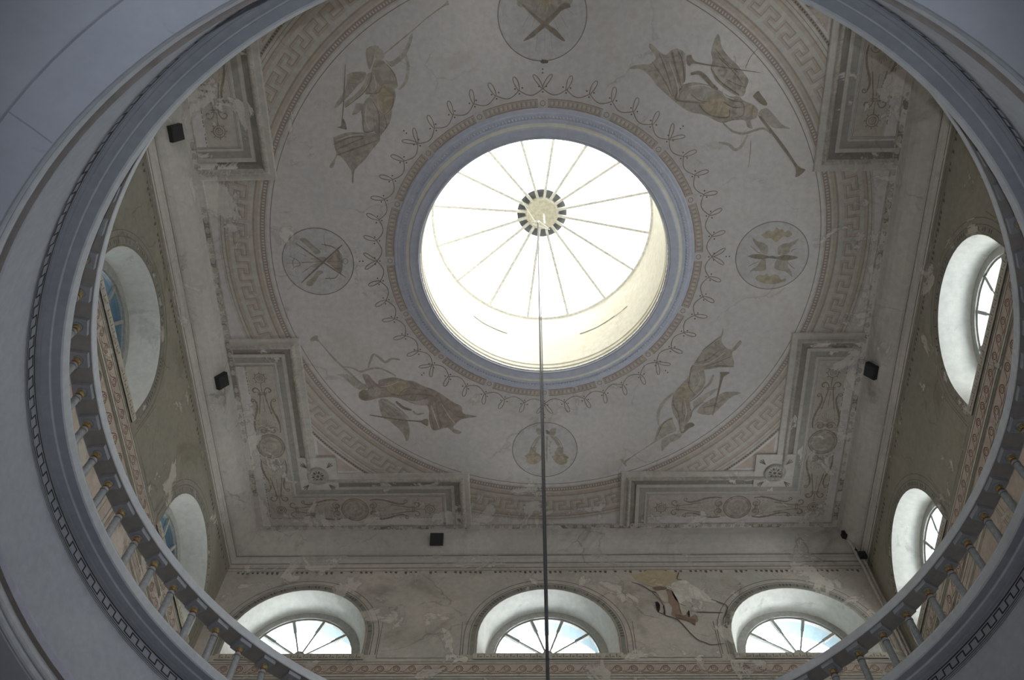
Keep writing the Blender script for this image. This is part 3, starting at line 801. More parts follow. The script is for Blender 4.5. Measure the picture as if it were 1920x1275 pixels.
    tag(blk, 'pale square block with a carved wheel rosette')
    rc = (3.90, 3.93)
    mb = MB()
    for r0, r1, h0, h1 in ((.19, .165, .037, .062), (.165, .14, .062, .062), (.14, .125, .062, .042)):
        P, Q = arc(r0, 0, 360, 32), arc(r1, 0, 360, 32)
        for i in range(32):
            mb.poly([(sx * (rc[0] + P[i][0]), sy * (rc[1] + P[i][1]), H - h0), (sx * (rc[0] + Q[i][0]), sy * (rc[1] + Q[i][1]), H - h1), (sx * (rc[0] + Q[i + 1][0]), sy * (rc[1] + Q[i + 1][1]), H - h1), (sx * (rc[0] + P[i + 1][0]), sy * (rc[1] + P[i + 1][1]), H - h0)])
    mb.build('rosette_rim', 'paint_grey', fr)
    pt = []
    for i in range(6):
        a = i * PI / 3 + .2
        pt += [[(sx * (rc[0] + r * math.cos(a + s_)), sy * (rc[1] + r * math.sin(a + s_))) for r, s_ in ((.04, 0), (.085, -.28), (.115, 0), (.085, .28))]]
        pt += stroke2([(sx * (rc[0] + .05 * math.cos(a + PI / 6)), sy * (rc[1] + .05 * math.sin(a + PI / 6))), (sx * (rc[0] + .115 * math.cos(a + PI / 6)), sy * (rc[1] + .115 * math.sin(a + PI / 6)))], .012)
    pt.append([(sx * (rc[0] + x), sy * (rc[1] + y)) for x, y in disc(0, 0, .03, 10)])
    for qx, qy in ((-1, -1), (1, -1), (1, 1), (-1, 1)):
        bx, by = rc[0] + qx * .225, rc[1] + qy * .225
        for s_ in range(3):
            a = math.atan2(qy, qx) + (s_ - 1) * .7
            pt += stroke2([(sx * (bx - qx * .05), sy * (by - qy * .05)), (sx * (bx + .055 * math.cos(a)), sy * (by + .055 * math.sin(a)))], .026, True)
    cdecal('rosette_petals', 'paint_ink', pt, .044, fr)
    # egg and dart along the outer edge
# outer edge strips: egg and dart, one per wall side
for k in range(4):
    rot = ((1, 0, 0, 1), (0, -1, 1, 0), (-1, 0, 0, -1), (0, 1, -1, 0))[k]
    R2 = lambda p: [(rot[0] * x + rot[1] * y, rot[2] * x + rot[3] * y) for x, y in p]
    g = cdecal('egg_and_dart', 'paint_shadow', [R2([(5.025, -5.02), (5.105, -5.10), (5.105, 5.10), (5.025, 5.02)])], .002, label='dark egg and dart edging of the ceiling %s' % ['along the right wall', 'along the far wall', 'along the left wall', 'along the near wall'][k])
    eg = []
    for i in range(62):
        y = -5.0 + i * .1626
        if random.random() < .12: continue
        eg.append(R2([(5.063 + .034 * math.cos(2 * PI * j / 12), y + .052 * math.sin(2 * PI * j / 12)) for j in range(12)]))
        eg.append(R2([(5.03, y + .08), (5.05, y + .073), (5.09, y + .081), (5.05, y + .089)]))
    cdecal('painted_eggs', 'paint_field', eg, .003, g, kind='stuff')
    mb = MB()
    for (x0, x1, h) in ((5.0, 5.022, .02),):
        for (xa, ha), (xb, hb) in zip(((x0, 0), (x0, h), (x1, h)), ((x0, h), (x1, h), (x1, 0))):
            q = R2([(xa, -xa), (xb, -xb), (xb, xb), (xa, xa)])
            mb.poly([(q[0][0], q[0][1], H - ha), (q[1][0], q[1][1], H - hb), (q[2][0], q[2][1], H - hb), (q[3][0], q[3][1], H - ha)])
    mb.build('edge_fillet', 'paint_lite', g)

# loops and dots around the skylight
lp, dts = [], []
def pol(r, a): return (r * math.cos(D(a)), r * math.sin(D(a)))
for i in range(48):
    a = i * 7.5
    lp += stroke2([pol(2.545 - .085 * math.sin(PI * j / 10), a + 7.5 * j / 10) for j in range(11)], .013)
    if i % 6 == 0: tl = ((-2.6, .02), (2.6, .02))
    else:
        k = (i % 6)
        tl = (((-.9 if k > 3 else .9) if k != 3 else (.9 if (i // 6) % 2 else -.9), 0),)
    for t, _ in tl:
        ell = []
        for j in range(17):
            u = 2 * PI * j / 16 - PI / 2
            rr = 2.64 + .10 * math.sin(u); sh = 1.0 * math.cos(u) * (0.75 + .25 * math.sin(u)) 
            ell.append(pol(rr, a + t * (rr - 2.54) / .2 + sh * .85))
        lp += stroke2(ell, .013)
    for dr, da in ((2.50, 0), (2.575, 1.15), (2.575, -1.15)):
        dts.append([pol(dr + .012 * math.sin(2 * PI * q / 6), a + da + .3 * math.cos(2 * PI * q / 6)) for q in range(6)])
    if i % 6 == 0:
        for dr in (2.76, 2.81): dts.append([pol(dr + .011 * math.sin(2 * PI * q / 6), a + .28 * math.cos(2 * PI * q / 6)) for q in range(6)])
lo_ = cdecal('looped_garland', 'paint_dark', lp, .0016, label='painted looping line garland round the skylight')
cdecal('painted_dots', 'paint_ink', dts, .0016, lo_, kind='stuff')
pk = cdecal('pink_band', 'paint_pink', [p for i in range(16) for p in annulus(2.285, 2.40, 8, i * 22.5 + 1.7, i * 22.5 + 20.8)], .0016, label='pink painted band with rosettes round the skylight')
cdecal('pink_band_edge', 'paint_red', [p for i in range(16) for p in annulus(2.395, 2.405, 8, i * 22.5 + 1.7, i * 22.5 + 20.8) + annulus(2.283, 2.293, 8, i * 22.5 + 1.7, i * 22.5 + 20.8)], .0026, pk)
ul, ur = [], []
for i in range(16):
    c = pol(2.343, i * 22.5)
    ur += ringp(c[0], c[1], .035, .012, 12); ul.append(disc(c[0], c[1], .016, 8))
    for j in range(11):
        a = i * 22.5 + 3.2 + j * 1.61
        ul.append([pol(2.343 + .030 * math.sin(2 * PI * q / 8), a + .42 * math.cos(2 * PI * q / 8)) for q in range(8)])
        ur.append([pol(r, a + s_) for r, s_ in ((2.31, .5), (2.375, .5), (2.375, .8), (2.31, .8))])
cdecal('band_flutes', 'paint_pale', ul, .0026, pk, kind='stuff')
cdecal('band_rosettes', 'paint_tandark', ur, .0028, pk, kind='stuff')

# figures and medallions
FIG = {'TR':[('mid',0,[(292,-625),(303,-620),(318,-605),(337,-594),(353,-606),(369,-610),(390,-597),(394,-565),(396,-525),(390,-514),(419,-519),(468,-509),(495,-494),(522,-479),(548,-478),(560,-467),(588,-455),(604,-440),(603,-418),(586,-410),(594,-388),(579,-392),(569,-411),(535,-411),(510,-404),(486,-412),(455,-428),(417,-436),(390,-451),(370,-466),(343,-489),(315,-515),(300,-534),(280,-552),(265,-558),(240,-558),(250,-567),(276,-570),(294,-570),(307,-580),(310,-591),(292,-613)]),('mid',0,[(465,-588),(461,-599),(466,-627),(475,-646),(482,-637),(489,-613),(509,-587),(533,-566),(553,-544),(570,-522),(565,-500),(563,-485),(548,-478),(528,-493),(501,-508),(477,-531),(464,-556),(467,-574)]),('lite',0,[(612,-440),(630,-443),(651,-424),(676,-398),(700,-386),(677,-386),(650,-390),(626,-410),(606,-425)]),('ochre',0,[(445,-465),(474,-480),(504,-472),(524,-442),(519,-423),(486,-423),(454,-439)]),('lite',0,[(398,-503),(434,-510),(468,-502),(481,-487),(452,-469),(415,-469),(381,-474)]),('lite',0,[(319,-584),(336,-580),(358,-515),(362,-481),(342,-508)]),('lite',0,[(464,-558),(475,-561),(492,-536),(516,-512),(555,-489),(561,-480),(541,-480),(502,-505),(478,-527)]),('dark',0,[(396,-590),(407,-593),(415,-579),(445,-569),(586,-545),(587,-543),(445,-565),(414,-570),(405,-563),(397,-570)]),('dark',0,[(613,-421),(622,-414),(690,-336),(735,-277),(758,-265),(732,-243),(728,-273),(681,-334),(610,-418)]),('ochre',0,[(572,-444),(588,-448),(601,-436),(594,-425),(579,-426),(571,-433)]),('dark',0,[(586,-478),(599,-492),(609,-481),(628,-458),(622,-451),(602,-463)]),('mid',7,[(510,-404),(538,-381),(569,-373),(595,-380),(624,-387),(648,-373)]),('lite',9,[(581,-369),(568,-338),(550,-327),(530,-343),(501,-349)]),('pale',0,[(459,-346),(491,-353),(501,-349),(512,-331),(485,-330)]),('dark',11,[(410,-541),(432,-545),(451,-531),(468,-513),(487,-498)]),('dark',4,[(355,-601),(366,-565),(386,-507)]),('dark',3,[(371,-604),(386,-572),(393,-521)]),('dark',3,[(319,-598),(343,-547),(366,-481)]),('dark',3,[(301,-577),(337,-526),(362,-481)]),('dark',4,[(390,-510),(370,-474),(423,-464),(453,-461)]),('dark',3,[(414,-486),(437,-469),(460,-465)]),('dark',4,[(438,-458),(458,-435),(486,-423),(523,-421),(525,-441)]),('dark',4,[(464,-556),(493,-519),(548,-482)]),('dark',3,[(503,-486),(527,-468),(561,-463)]),('dark',3,[(505,-464),(532,-449),(558,-448)]),('dark',2,[(542,-467),(562,-456),(564,-426),(539,-419)]),('pale',3,[(349,-576),(375,-511),(377,-477)]),('pale',3,[(405,-506),(442,-511),(468,-503)]),('pale',3,[(499,-494),(511,-479),(534,-471)]),('dark',2,[(480,-588),(524,-548),(556,-511)]),('dark',2,[(471,-609),(503,-573),(543,-540)]),('dark',2,[(507,-527),(538,-511),(561,-504)]),('dark',2,[(499,-577),(526,-562)]),('dark',2,[(588,-607),(570,-586),(558,-554)]),('dark',2,[(592,-353),(594,-326),(593,-275)])],'BL':[('mid',0,[(-746,263),(-733,253),(-720,251),(-721,260),(-716,271),(-677,329),(-639,373),(-589,434),(-593,437),(-652,370),(-681,334),(-721,272),(-744,274)]),('mid',7,[(-648,364),(-619,370),(-595,383),(-568,374),(-535,371),(-503,386),(-482,401)]),('mid',9,[(-570,369),(-558,338),(-547,321),(-531,331),(-513,349),(-490,337),(-464,341)]),('lite',0,[(-674,392),(-649,407),(-632,429),(-607,449),(-577,445),(-579,430),(-592,430),(-617,411),(-641,392)]),('rose',0,[(-609,464),(-594,449),(-578,449),(-590,400),(-589,393),(-573,393),(-558,415),(-543,430),(-539,416),(-508,408),(-485,405),(-453,416),(-424,421),(-392,440),(-364,451),(-332,474),(-300,501),(-274,517),(-269,544),(-229,554),(-230,558),(-277,567),(-298,587),(-305,602),(-279,614),(-286,624),(-306,618),(-325,598),(-359,608),(-376,605),(-384,570),(-384,516),(-407,512),(-436,504),(-459,492),(-491,480),(-524,480),(-548,483),(-578,491),(-598,490),(-610,475)]),('ochre',0,[(-510,423),(-473,416),(-448,432),(-457,462),(-490,469),(-515,450)]),('mid',0,[(-548,491),(-540,553),(-518,569),(-487,604),(-472,628),(-467,650),(-456,640),(-452,601),(-458,569),(-475,538),(-494,515),(-518,487)]),('lite',0,[(-544,483),(-518,487),(-487,515),(-462,542),(-450,562),(-464,559),(-495,530),(-526,503)]),('dark',0,[(-576,545),(-484,563),(-417,570),(-400,564),(-387,566),(-390,591),(-402,585),(-421,575),(-484,568),(-577,549)]),('dark',10,[(-489,495),(-467,519),(-440,529)]),('mid',7,[(-435,533),(-423,546),(-399,541)]),('dark',0,[(-608,460),(-591,449),(-579,460),(-581,487),(-598,490),(-610,479)]),('lite',0,[(-578,453),(-554,438),(-535,449),(-543,472),(-570,475)]),('lite',0,[(-452,492),(-412,489),(-386,489),(-384,508),(-420,508)]),('dark',3,[(-378,524),(-374,570),(-369,602)]),('dark',3,[(-359,493),(-353,551),(-342,602)]),('dark',3,[(-345,478),(-322,540),(-304,583)]),('dark',3,[(-321,520),(-290,555),(-266,556)]),('dark',3,[(-458,488),(-419,492),(-382,481)]),('dark',3,[(-444,469),(-394,470),(-362,478)]),('dark',3,[(-518,450),(-490,471),(-437,469)]),('dark',2,[(-509,416),(-518,450)]),('dark',3,[(-477,469),(-456,450),(-426,447),(-377,459)]),('pale',4,[(-374,512),(-363,555),(-352,602)]),('pale',3,[(-337,509),(-316,555),(-298,583)]),('pale',3,[(-534,438),(-507,435),(-473,420)]),('pale',3,[(-535,491),(-503,511),(-469,542)]),('dark',2,[(-540,514),(-516,545),(-490,553)]),('dark',2,[(-520,510),(-496,538)]),('dark',2,[(-590,400),(-566,430),(-561,449)])],'TL':[('mid',0,[(-437,-612),(-350,-675),(-312,-704),(-263,-737),(-255,-747),(-250,-734),(-261,-732),(-312,-701),(-348,-673),(-435,-609)]),('mid',0,[(-487,-613),(-483,-625),(-463,-633),(-449,-630),(-454,-619),(-462,-612),(-467,-594),(-480,-569),(-486,-591)]),('lite',0,[(-462,-612),(-449,-626),(-437,-615),(-437,-601),(-448,-594),(-459,-596)]),('mid',0,[(-475,-566),(-463,-594),(-445,-594),(-431,-583),(-411,-554),(-406,-521),(-421,-517),(-435,-528),(-451,-521),(-463,-507),(-498,-504),(-483,-537)]),('lite',0,[(-420,-575),(-434,-594),(-419,-590),(-392,-607),(-375,-628),(-358,-663),(-354,-653),(-369,-618),(-385,-596),(-409,-579)]),('lite',9,[(-381,-621),(-372,-578),(-382,-535),(-403,-513)]),('lite',0,[(-475,-562),(-483,-537),(-505,-508),(-530,-486),(-558,-467),(-556,-482),(-528,-501),(-503,-526),(-489,-555)]),('mid',0,[(-545,-556),(-526,-563),(-492,-562),(-498,-541),(-518,-526),(-539,-504),(-581,-468),(-588,-472),(-557,-512),(-547,-538)]),('ochre',0,[(-451,-521),(-435,-527),(-419,-517),(-425,-465),(-442,-447),(-460,-458),(-464,-496)]),('mid',0,[(-498,-502),(-464,-503),(-466,-481),(-460,-455),(-442,-447),(-423,-465),(-417,-517),(-413,-495),(-425,-461),(-436,-420),(-458,-394),(-471,-378),(-484,-398),(-512,-394),(-512,-429),(-513,-463),(-483,-502)]),('mid',0,[(-602,-381),(-561,-395),(-512,-394),(-477,-390),(-467,-374),(-489,-348),(-519,-313),(-549,-285),(-557,-249),(-561,-249),(-559,-282),(-568,-298),(-574,-310),(-595,-330),(-611,-294),(-622,-298),(-599,-330),(-601,-353)]),('lite',0,[(-503,-482),(-483,-496),(-470,-473),(-474,-428),(-484,-402),(-507,-402),(-510,-436)]),('dark',3,[(-546,-585),(-559,-497),(-572,-422)]),('dark',0,[(-589,-411),(-573,-415),(-569,-432),(-565,-432),(-560,-407),(-568,-405)]),('dark',3,[(-475,-562),(-480,-537),(-505,-504),(-558,-466)]),('dark',3,[(-498,-504),(-463,-505),(-451,-521)]),('dark',3,[(-477,-481),(-465,-443),(-470,-382)]),('dark',3,[(-511,-444),(-511,-398),(-484,-398)]),('dark',4,[(-595,-330),(-543,-348),(-475,-371)]),('dark',3,[(-604,-361),(-555,-380),(-513,-383)]),('dark',3,[(-598,-345),(-545,-368),(-513,-379)]),('dark',2,[(-417,-517),(-425,-465),(-450,-443)]),('dark',3,[(-431,-583),(-411,-554),(-406,-521)]),('dark',2,[(-480,-405),(-480,-444)]),('pale',3,[(-497,-474),(-504,-429),(-495,-402)]),('pale',3,[(-595,-373),(-547,-387),(-512,-389)]),('pale',2,[(-470,-555),(-465,-529),(-471,-511)]),('dark',2,[(-538,-549),(-509,-541)]),('dark',2,[(-544,-534),(-514,-530)]),('dark',2,[(-450,-443),(-445,-413),(-458,-394)]),('dark',3,[(-553,-285),(-559,-249)]),('mid',0,[(-526,-478),(-504,-474),(-521,-452),(-541,-445),(-532,-463)])],'BR':[('mid',0,[(254,731),(264,729),(274,734),(339,683),(423,614),(429,619),(331,693),(277,741),(279,757),(275,759)]),('lite',0,[(369,655),(378,609),(393,586),(419,569),(427,587),(437,619),(399,637),(377,660)]),('lite',10,[(378,595),(376,546),(392,506),(421,473)]),('mid',0,[(421,475),(442,445),(466,414),(475,372),(506,385),(514,389),(521,441),(497,480),(476,506),(487,556),(474,587),(465,624),(453,628),(443,587),(426,555),(416,519)]),('mid',0,[(482,363),(502,326),(536,293),(557,272),(561,239),(565,256),(561,285),(578,310),(597,314),(617,285),(625,294),(609,318),(598,331),(608,378),(562,381),(517,389),(483,380)]),('ochre',0,[(432,466),(449,440),(473,449),(475,493),(438,502)]),('dark',0,[(565,398),(597,399),(583,412),(575,429),(558,547),(554,547),(568,426)]),('lite',0,[(488,507),(513,485),(549,463),(568,455),(550,476),(522,503),(494,538)]),('mid',0,[(502,547),(515,520),(552,494),(588,472),(641,475),(612,490),(584,521),(553,556),(518,556)]),('lite',0,[(395,702),(392,655),(430,632),(461,628),(447,651),(417,669)]),('dark',0,[(453,628),(460,605),(482,587),(498,597),(479,610),(465,626)]),('mid',9,[(519,458),(536,437),(545,407)]),('lite',0,[(469,397),(491,389),(507,398),(513,432),(489,471),(476,449)]),('dark',3,[(475,372),(470,406),(469,449),(490,480)]),('dark',3,[(482,363),(522,351),(560,314)]),('dark',3,[(505,381),(549,364),(599,339)]),('dark',3,[(513,385),(557,375),(608,378)]),('dark',3,[(501,321),(536,288),(558,270)]),('dark',3,[(476,506),(505,480),(522,450)]),('dark',3,[(421,479),(424,519),(441,551),(447,591)]),('dark',3,[(480,565),(493,529),(522,507)]),('dark',2,[(453,506),(456,555),(476,560)]),('dark',2,[(516,529),(554,521),(590,494)]),('dark',2,[(517,547),(556,547)]),('pale',3,[(482,372),(527,364),(576,326)]),('pale',3,[(495,398),(505,428),(489,463)]),('pale',3,[(457,502),(467,547),(462,583)]),('dark',3,[(376,641),(393,591),(423,569)]),('lite',0,[(448,601),(463,592),(464,614),(457,621)]),('dark',2,[(485,406),(482,419)])],'ML':[('mid',0,[(-739,-74),(-730,-78),(-718,-76),(-702,-58),(-678,-32),(-695,-25),(-711,-45),(-725,-60)]),('mid',0,[(-735,77),(-719,80),(-705,64),(-691,44),(-677,34),(-694,29),(-715,53),(-731,63)]),('rose',0,[(-665,-1),(-647,-18),(-629,-37),(-620,-33),(-618,-10),(-618,10),(-623,37),(-629,35),(-650,14)]),('dark',4,[(-752,-63),(-685,-7),(-610,52)]),('dark',5,[(-749,68),(-672,-1),(-610,-54)]),('dark',3,[(-742,1),(-677,-1)]),('dark',2,[(-776,-20),(-761,-13),(-748,-2),(-747,10),(-762,15),(-772,24)]),('dark',2,[(-786,3),(-747,3)]),('dark',2,[(-761,-13),(-768,0),(-767,18)]),('dark',3,[(-630,-42),(-646,-51),(-673,-57)]),('dark',3,[(-632,41),(-645,54),(-674,55)]),('dark',2,[(-665,-1),(-616,-1)]),('dark',2,[(-652,12),(-627,12)]),('dark',2,[(-642,24),(-622,22)]),('dark',2,[(-629,-37),(-617,-25),(-616,0),(-619,25),(-626,36)]),('mid',3,[(-598,-1),(-601,5),(-607,8),(-612,5),(-614,-1),(-611,-7),(-605,-10),(-600,-7),(-598,-1)]),('mid',0,[(-717,-11),(-679,-16),(-662,-11),(-678,11),(-702,19),(-711,13),(-695,1)]),('dark',2,[(-741,-29),(-723,-19)]),('dark',2,[(-744,35),(-726,23),(-711,13)]),('mid',2,[(-664,-33),(-646,-25)]),('mid',2,[(-662,34),(-642,24)]),('dark',2,[(-663,-62),(-660,-50)]),('dark',2,[(-661,49),(-658,62)])],'MR':[('ochre',0,[(649,-68),(663,-76),(672,-82),(686,-78),(693,-92),(703,-84),(713,-84),(720,-75),(729,-82),(743,-69),(730,-59),(718,-63),(705,-50),(694,-44),(682,-57),(664,-57)]),('ochre',0,[(645,73),(656,62),(673,62),(680,57),(689,67),(701,60),(716,65),(725,78),(739,74),(740,83),(726,87),(714,91),(700,93),(688,91),(676,91),(658,82)]),('mid',0,[(626,-60),(642,-47),(660,-42),(675,-29),(674,-6),(657,-10),(648,-25),(632,-43)]),('mid',0,[(763,-55),(742,-43),(722,-39),(705,-29),(708,-5),(720,-3),(740,-9),(742,-26),(756,-39)]),('mid',0,[(625,60),(632,44),(649,31),(659,11),(671,12),(675,44),(659,49),(635,48)]),('mid',0,[(758,70),(755,54),(741,34),(740,15),(722,12),(706,12),(700,36),(712,47),(736,52)]),('dark',0,[(616,0),(633,-6),(658,-6),(682,1),(690,-1),(703,3),(726,-3),(751,0),(769,6),(752,13),(728,15),(704,10),(683,7),(659,10),(635,7)]),('lite',0,[(684,1),(692,-1),(699,2),(695,8),(687,7)]),('dark',2,[(622,-33),(634,-23),(645,-13),(655,-10)]),('dark',2,[(621,34),(636,24),(652,18)]),('dark',2,[(761,-23),(749,-18),(745,-11)]),('dark',2,[(741,23),(751,34),(762,43)]),('dark',1,[(659,-34),(670,-25)]),('dark',1,[(656,-21),(671,-14)]),('dark',1,[(650,40),(671,29)]),('dark',1,[(705,-29),(710,-5)]),('dark',1,[(670,-4),(673,44)]),('dark',1,[(700,36),(706,14)]),('mid',1,[(691,-72),(696,-46)]),('mid',1,[(688,71),(692,89)]),('mid',1,[(706,69),(710,89)])],'MB':[('mid',0,[(-29,605),(-17,604),(-4,618),(-2,627),(-17,631),(-26,623)]),('mid',0,[(13,616),(23,606),(38,606),(35,630),(23,636),(11,626)]),('mid',10,[(-7,633),(-26,653),(-38,683)]),('mid',12,[(20,634),(38,652),(52,684)]),('dark',2,[(-17,633),(-34,653),(-47,683)]),('dark',2,[(33,634),(50,654),(60,682)]),('mid',0,[(-48,681),(-28,681),(-30,699),(-18,711),(-59,713),(-52,695)]),('mid',0,[(42,682),(62,682),(62,704),(72,712),(33,712)]),('ochre',0,[(-71,713),(-52,707),(-31,705),(-9,716),(-18,738),(-30,744),(-39,749),(-52,744),(-64,735),(-62,721)]),('ochre',0,[(23,716),(36,712),(70,712),(82,723),(76,727),(74,743),(57,751),(45,747),(33,736)]),('dark',2,[(-49,680),(-27,681)]),('dark',2,[(41,682),(63,682)]),('dark',2,[(-69,714),(-52,709),(-30,707)]),('dark',2,[(31,715),(53,713),(79,723)]),('mid',5,[(9,634),(7,696),(7,736)]),('dark',2,[(5,635),(4,695)]),('mid',2,[(8,596),(12,600),(8,605),(4,600),(8,596)]),('dark',0,[(3,610),(11,612),(16,624),(6,626)]),('mid',0,[(16,655),(23,658),(19,665)]),('mid',0,[(11,673),(21,676),(14,679)]),('mid',0,[(14,686),(20,690),(13,694)]),('mid',0,[(14,698),(25,701),(18,708)]),('mid',0,[(-6,667),(-13,675),(-4,679)]),('mid',0,[(-4,687),(-13,693),(-4,697)]),('dark',1,[(-40,687),(-42,699)]),('dark',1,[(-31,687),(-30,699)]),('dark',1,[(45,688),(45,704)]),('dark',1,[(52,688),(51,698)]),('dark',1,[(59,688),(59,704)]),('lite',2,[(-45,723),(-37,732),(-28,726)]),('lite',2,[(43,726),(55,730),(65,726)])],'MT':[('mid',0,[(-67,-752),(-67,-732),(-60,-725),(-50,-725),(-29,-712),(-5,-695),(8,-684),(20,-696),(39,-712),(50,-720),(64,-722),(79,-732),(81,-750),(58,-768),(8,-780),(-44,-770)]),('ochre',0,[(-12,-754),(28,-754),(25,-733),(12,-724),(8,-706),(3,-724),(-8,-733)]),('dark',0,[(76,-722),(63,-719),(50,-713),(42,-704),(12,-676),(-13,-658),(-22,-649),(-47,-638),(-52,-639),(-37,-653),(-16,-671),(34,-713),(52,-731),(72,-732)]),('mid',0,[(-13,-671),(12,-693),(36,-713),(39,-711),(16,-688),(-8,-666)]),('dark',0,[(-54,-730),(-50,-733),(-29,-713),(-5,-695),(19,-678),(38,-665),(50,-651),(62,-637),(55,-636),(33,-651),(11,-669),(-4,-681),(-30,-706)]),('dark',2,[(-6,-733),(-19,-713)]),('dark',2,[(1,-733),(-6,-713)]),('dark',2,[(8,-733),(8,-712)]),('dark',2,[(15,-733),(21,-712)]),('dark',2,[(22,-733),(35,-712)]),('dark',1,[(-33,-709),(-54,-673)]),('dark',1,[(-21,-696),(-28,-672)]),('dark',1,[(-12,-658),(-19,-609)]),('dark',1,[(6,-670),(6,-612)]),('dark',1,[(22,-661),(27,-613)]),('dark',1,[(31,-692),(44,-663)]),('dark',1,[(46,-707),(70,-667)]),('dark',1,[(64,-720),(83,-705)])]}
LAB = {'TR': ('painted_figure', 'painted winged figure in trailing drapery with two trumpets, near right part of the ceiling'),
       'BL': ('painted_figure', 'painted winged figure in rosy drapery with two trumpets, above the far left frame'),
       'TL': ('painted_figure', 'painted winged figure blowing a long raised trumpet, near left part of the ceiling'),
       'BR': ('painted_figure', 'painted winged figure plunging head down with trumpet, above the far right frame'),
       'ML': ('painted_medallion', 'round medallion with crossed staffs, trident and anchor'),
       'MR': ('painted_medallion', 'round medallion with paired wings between two ochre clouds'),
       'MB': ('painted_medallion', 'round medallion with a bow and two tasselled swags'),
       'MT': ('painted_medallion', 'round medallion with crossed torches over a rayed shell')}
MEDC = {'ML': (-3.45, 0), 'MR': (3.45, 0), 'MB': (0, 3.45), 'MT': (0, -3.52)}
for key, items in FIG.items():
    nm, lab = LAB[key]
    tones = {}
    for depth, (tone, wd, pts) in enumerate(items):
        P = [(x / 200, y / 200) for x, y in pts]
        if wd == 0:
            P = smooth_line(P + [P[0]], 3)[:-1]; polys = [P]
        else:
            polys = stroke2(smooth_line(P, 4), wd / 200, True)
        tones.setdefault(tone, []).append((depth, polys))
    if key in MEDC:
        c = MEDC[key]; rr = .545 if key != 'MT' else .60
        root = cdecal(nm, 'paint_medallion', [disc(c[0], c[1], rr, 48)], .0012, label=lab)
        cdecal('medallion_rim', 'paint_line', ringp(c[0], c[1], rr, .014, 64), .0016, root)
    else:
        first = items[0]
        root = None
    order = ['mid', 'rose', 'lite', 'ochre', 'dark', 'pale']
    nmt = {'mid': 'brown_shapes', 'rose': 'rosy_drapery', 'lite': 'light_flesh', 'ochre': 'ochre_shading', 'dark': 'dark_brushwork', 'pale': 'pale_highlights'}
    for q, tone in enumerate(order):
        if tone not in tones: continue
        mb = MB()
        for depth, polys in tones[tone]:
            for p in polys: mb.poly([(x, y, H - .002 - depth * .00009 - q * .0008) for x, y in p])
        if root is None:
            root = mb.build(nm, 'paint_' + tone, ceiling); tag(root, lab)
        else:
            mb.build(nmt[tone], 'paint_' + tone, root)
# small hole with flaked paint below the torch medallion
hole = cdecal('plaster_hole', 'paint_ink', [[(x * .5 + .02, -2.915 + (y + 2.9) * .6) for x, y in blob(0, -2.9, .11, .05, 14, .3, 5)]], .003, label='small dark hole in the plaster by the torch medallion')

# ---------------------------------------------------------------- skylight
sky = empty('skylight', (0, 0, 12.9))
tag(sky, 'round glazed skylight with radiating ribs in the middle of the ceiling', 'skylight')
def sk(o): 
    o.parent = sky; o.matrix_parent_inverse = Matrix.Translation((0, 0, -12.9)); return o
mb = MB()
lathe(mb, [(2.275, H), (2.265, H - .03), (2.225, H - .035), (2.21, H - .05), (2.185, H - .052), (2.128, H - .055), (2.12, H - .075), (2.085, H - .080), (2.06, H - .088), (2.035, H - .105), (2.02, H - .128), (2.005, H - .130), (1.915, H - .135), (1.91, H - .15), (1.885, H - .15), (1.88, H - .125), (1.862, H - .122)], 160)
om = sk(mb.build('oculus_moulding', 'oculus_moulding', None, smooth=False))
mb = MB(); lathe(mb, [(2.084, H - .082), (2.06, H - .090), (2.036, H - .107)], 160); mb.build('cavetto_highlight', 'drum_plaster', om)  # lighter cream ring: the cavetto's highlight put into the colour
mb = MB(); lathe(mb, [(1.908, H - .1515), (1.887, H - .1515)], 160); mb.build('inner_fillet', 'ring_paint', om)
mb = MB()
for i in range(280):
    a = 2 * PI * i / 280; r = 2.157; c, s_ = math.cos(a), math.sin(a); w_ = .018
    ctr = Vector((r * c, r * s_, H - .056)); R_ = Vector((c, s_, 0)); T_ = Vector((-s_, c, 0)); b = len(mb.v)
    for v in (ctr + R_ * .022, ctr + T_ * w_, ctr - R_ * .022, ctr - T_ * w_, ctr - Vector((0, 0, .02))): mb.v.append(tuple(v))
    for q in ((0, 1, 4), (1, 2, 4), (2, 3, 4), (3, 0, 4)): mb.f.append((b + q[0], b + q[1], b + q[2])); mb.mi.append(0)
bb = mb.build('bead_row', 'lip_paint', om); bb['kind'] = 'stuff'
mb = MB()
zr = 14.82
pf = [(1.862, H - .122), (1.868, H - .06), (1.850, H - .05), (1.850, H + .0), (1.872, H + .02), (1.872, H + .07), (1.855, H + .08), (1.855, H + .13), (1.875, H + .15), (1.878, H + .20)] + [(1.878, H + .2 + (zr - H - .2) * i / 6) for i in range(1, 7)]
lathe(mb, pf, 128)
sk(mb.build('drum_wall', 'drum_plaster', None, smooth=False))
mb = MB()
lathe(mb, [(1.878, zr), (1.84, zr + .01), (1.84, zr + .06), (1.98, zr + .06)], 96)
sk(mb.build('curb_ring', 'rib_paint'))
for sl in ([(129.4, 14.1), (123.1, 14.06), (116.8, 14.06), (109.2, 14.05)], [(70.7, 14.0), (60.6, 13.99), (51.8, 14.0), (41.5, 13.96)]):
    mb = MB()
    for (a, z), (b, y) in zip(sl[:-1], sl[1:]):
        m_ = 4
        for k in range(m_):
            t0, t1 = k / m_, (k + 1) / m_
            def pt(t, dz): 
                an = D(a + (b - a) * t); return (1.872 * math.cos(an), 1.872 * math.sin(an), z + (y - z) * t + dz)
            ww = .012
            mb.poly([pt(t0, -ww), pt(t1, -ww), pt(t1, ww), pt(t0, ww)])
    sk(mb.build('plaster_crack', 'wall_dark'))
ZA = 15.22
NR = 16
RH = .43
def cone_z(r): return zr + .05 + (ZA - zr - .05) * (1 - r / 1.87)
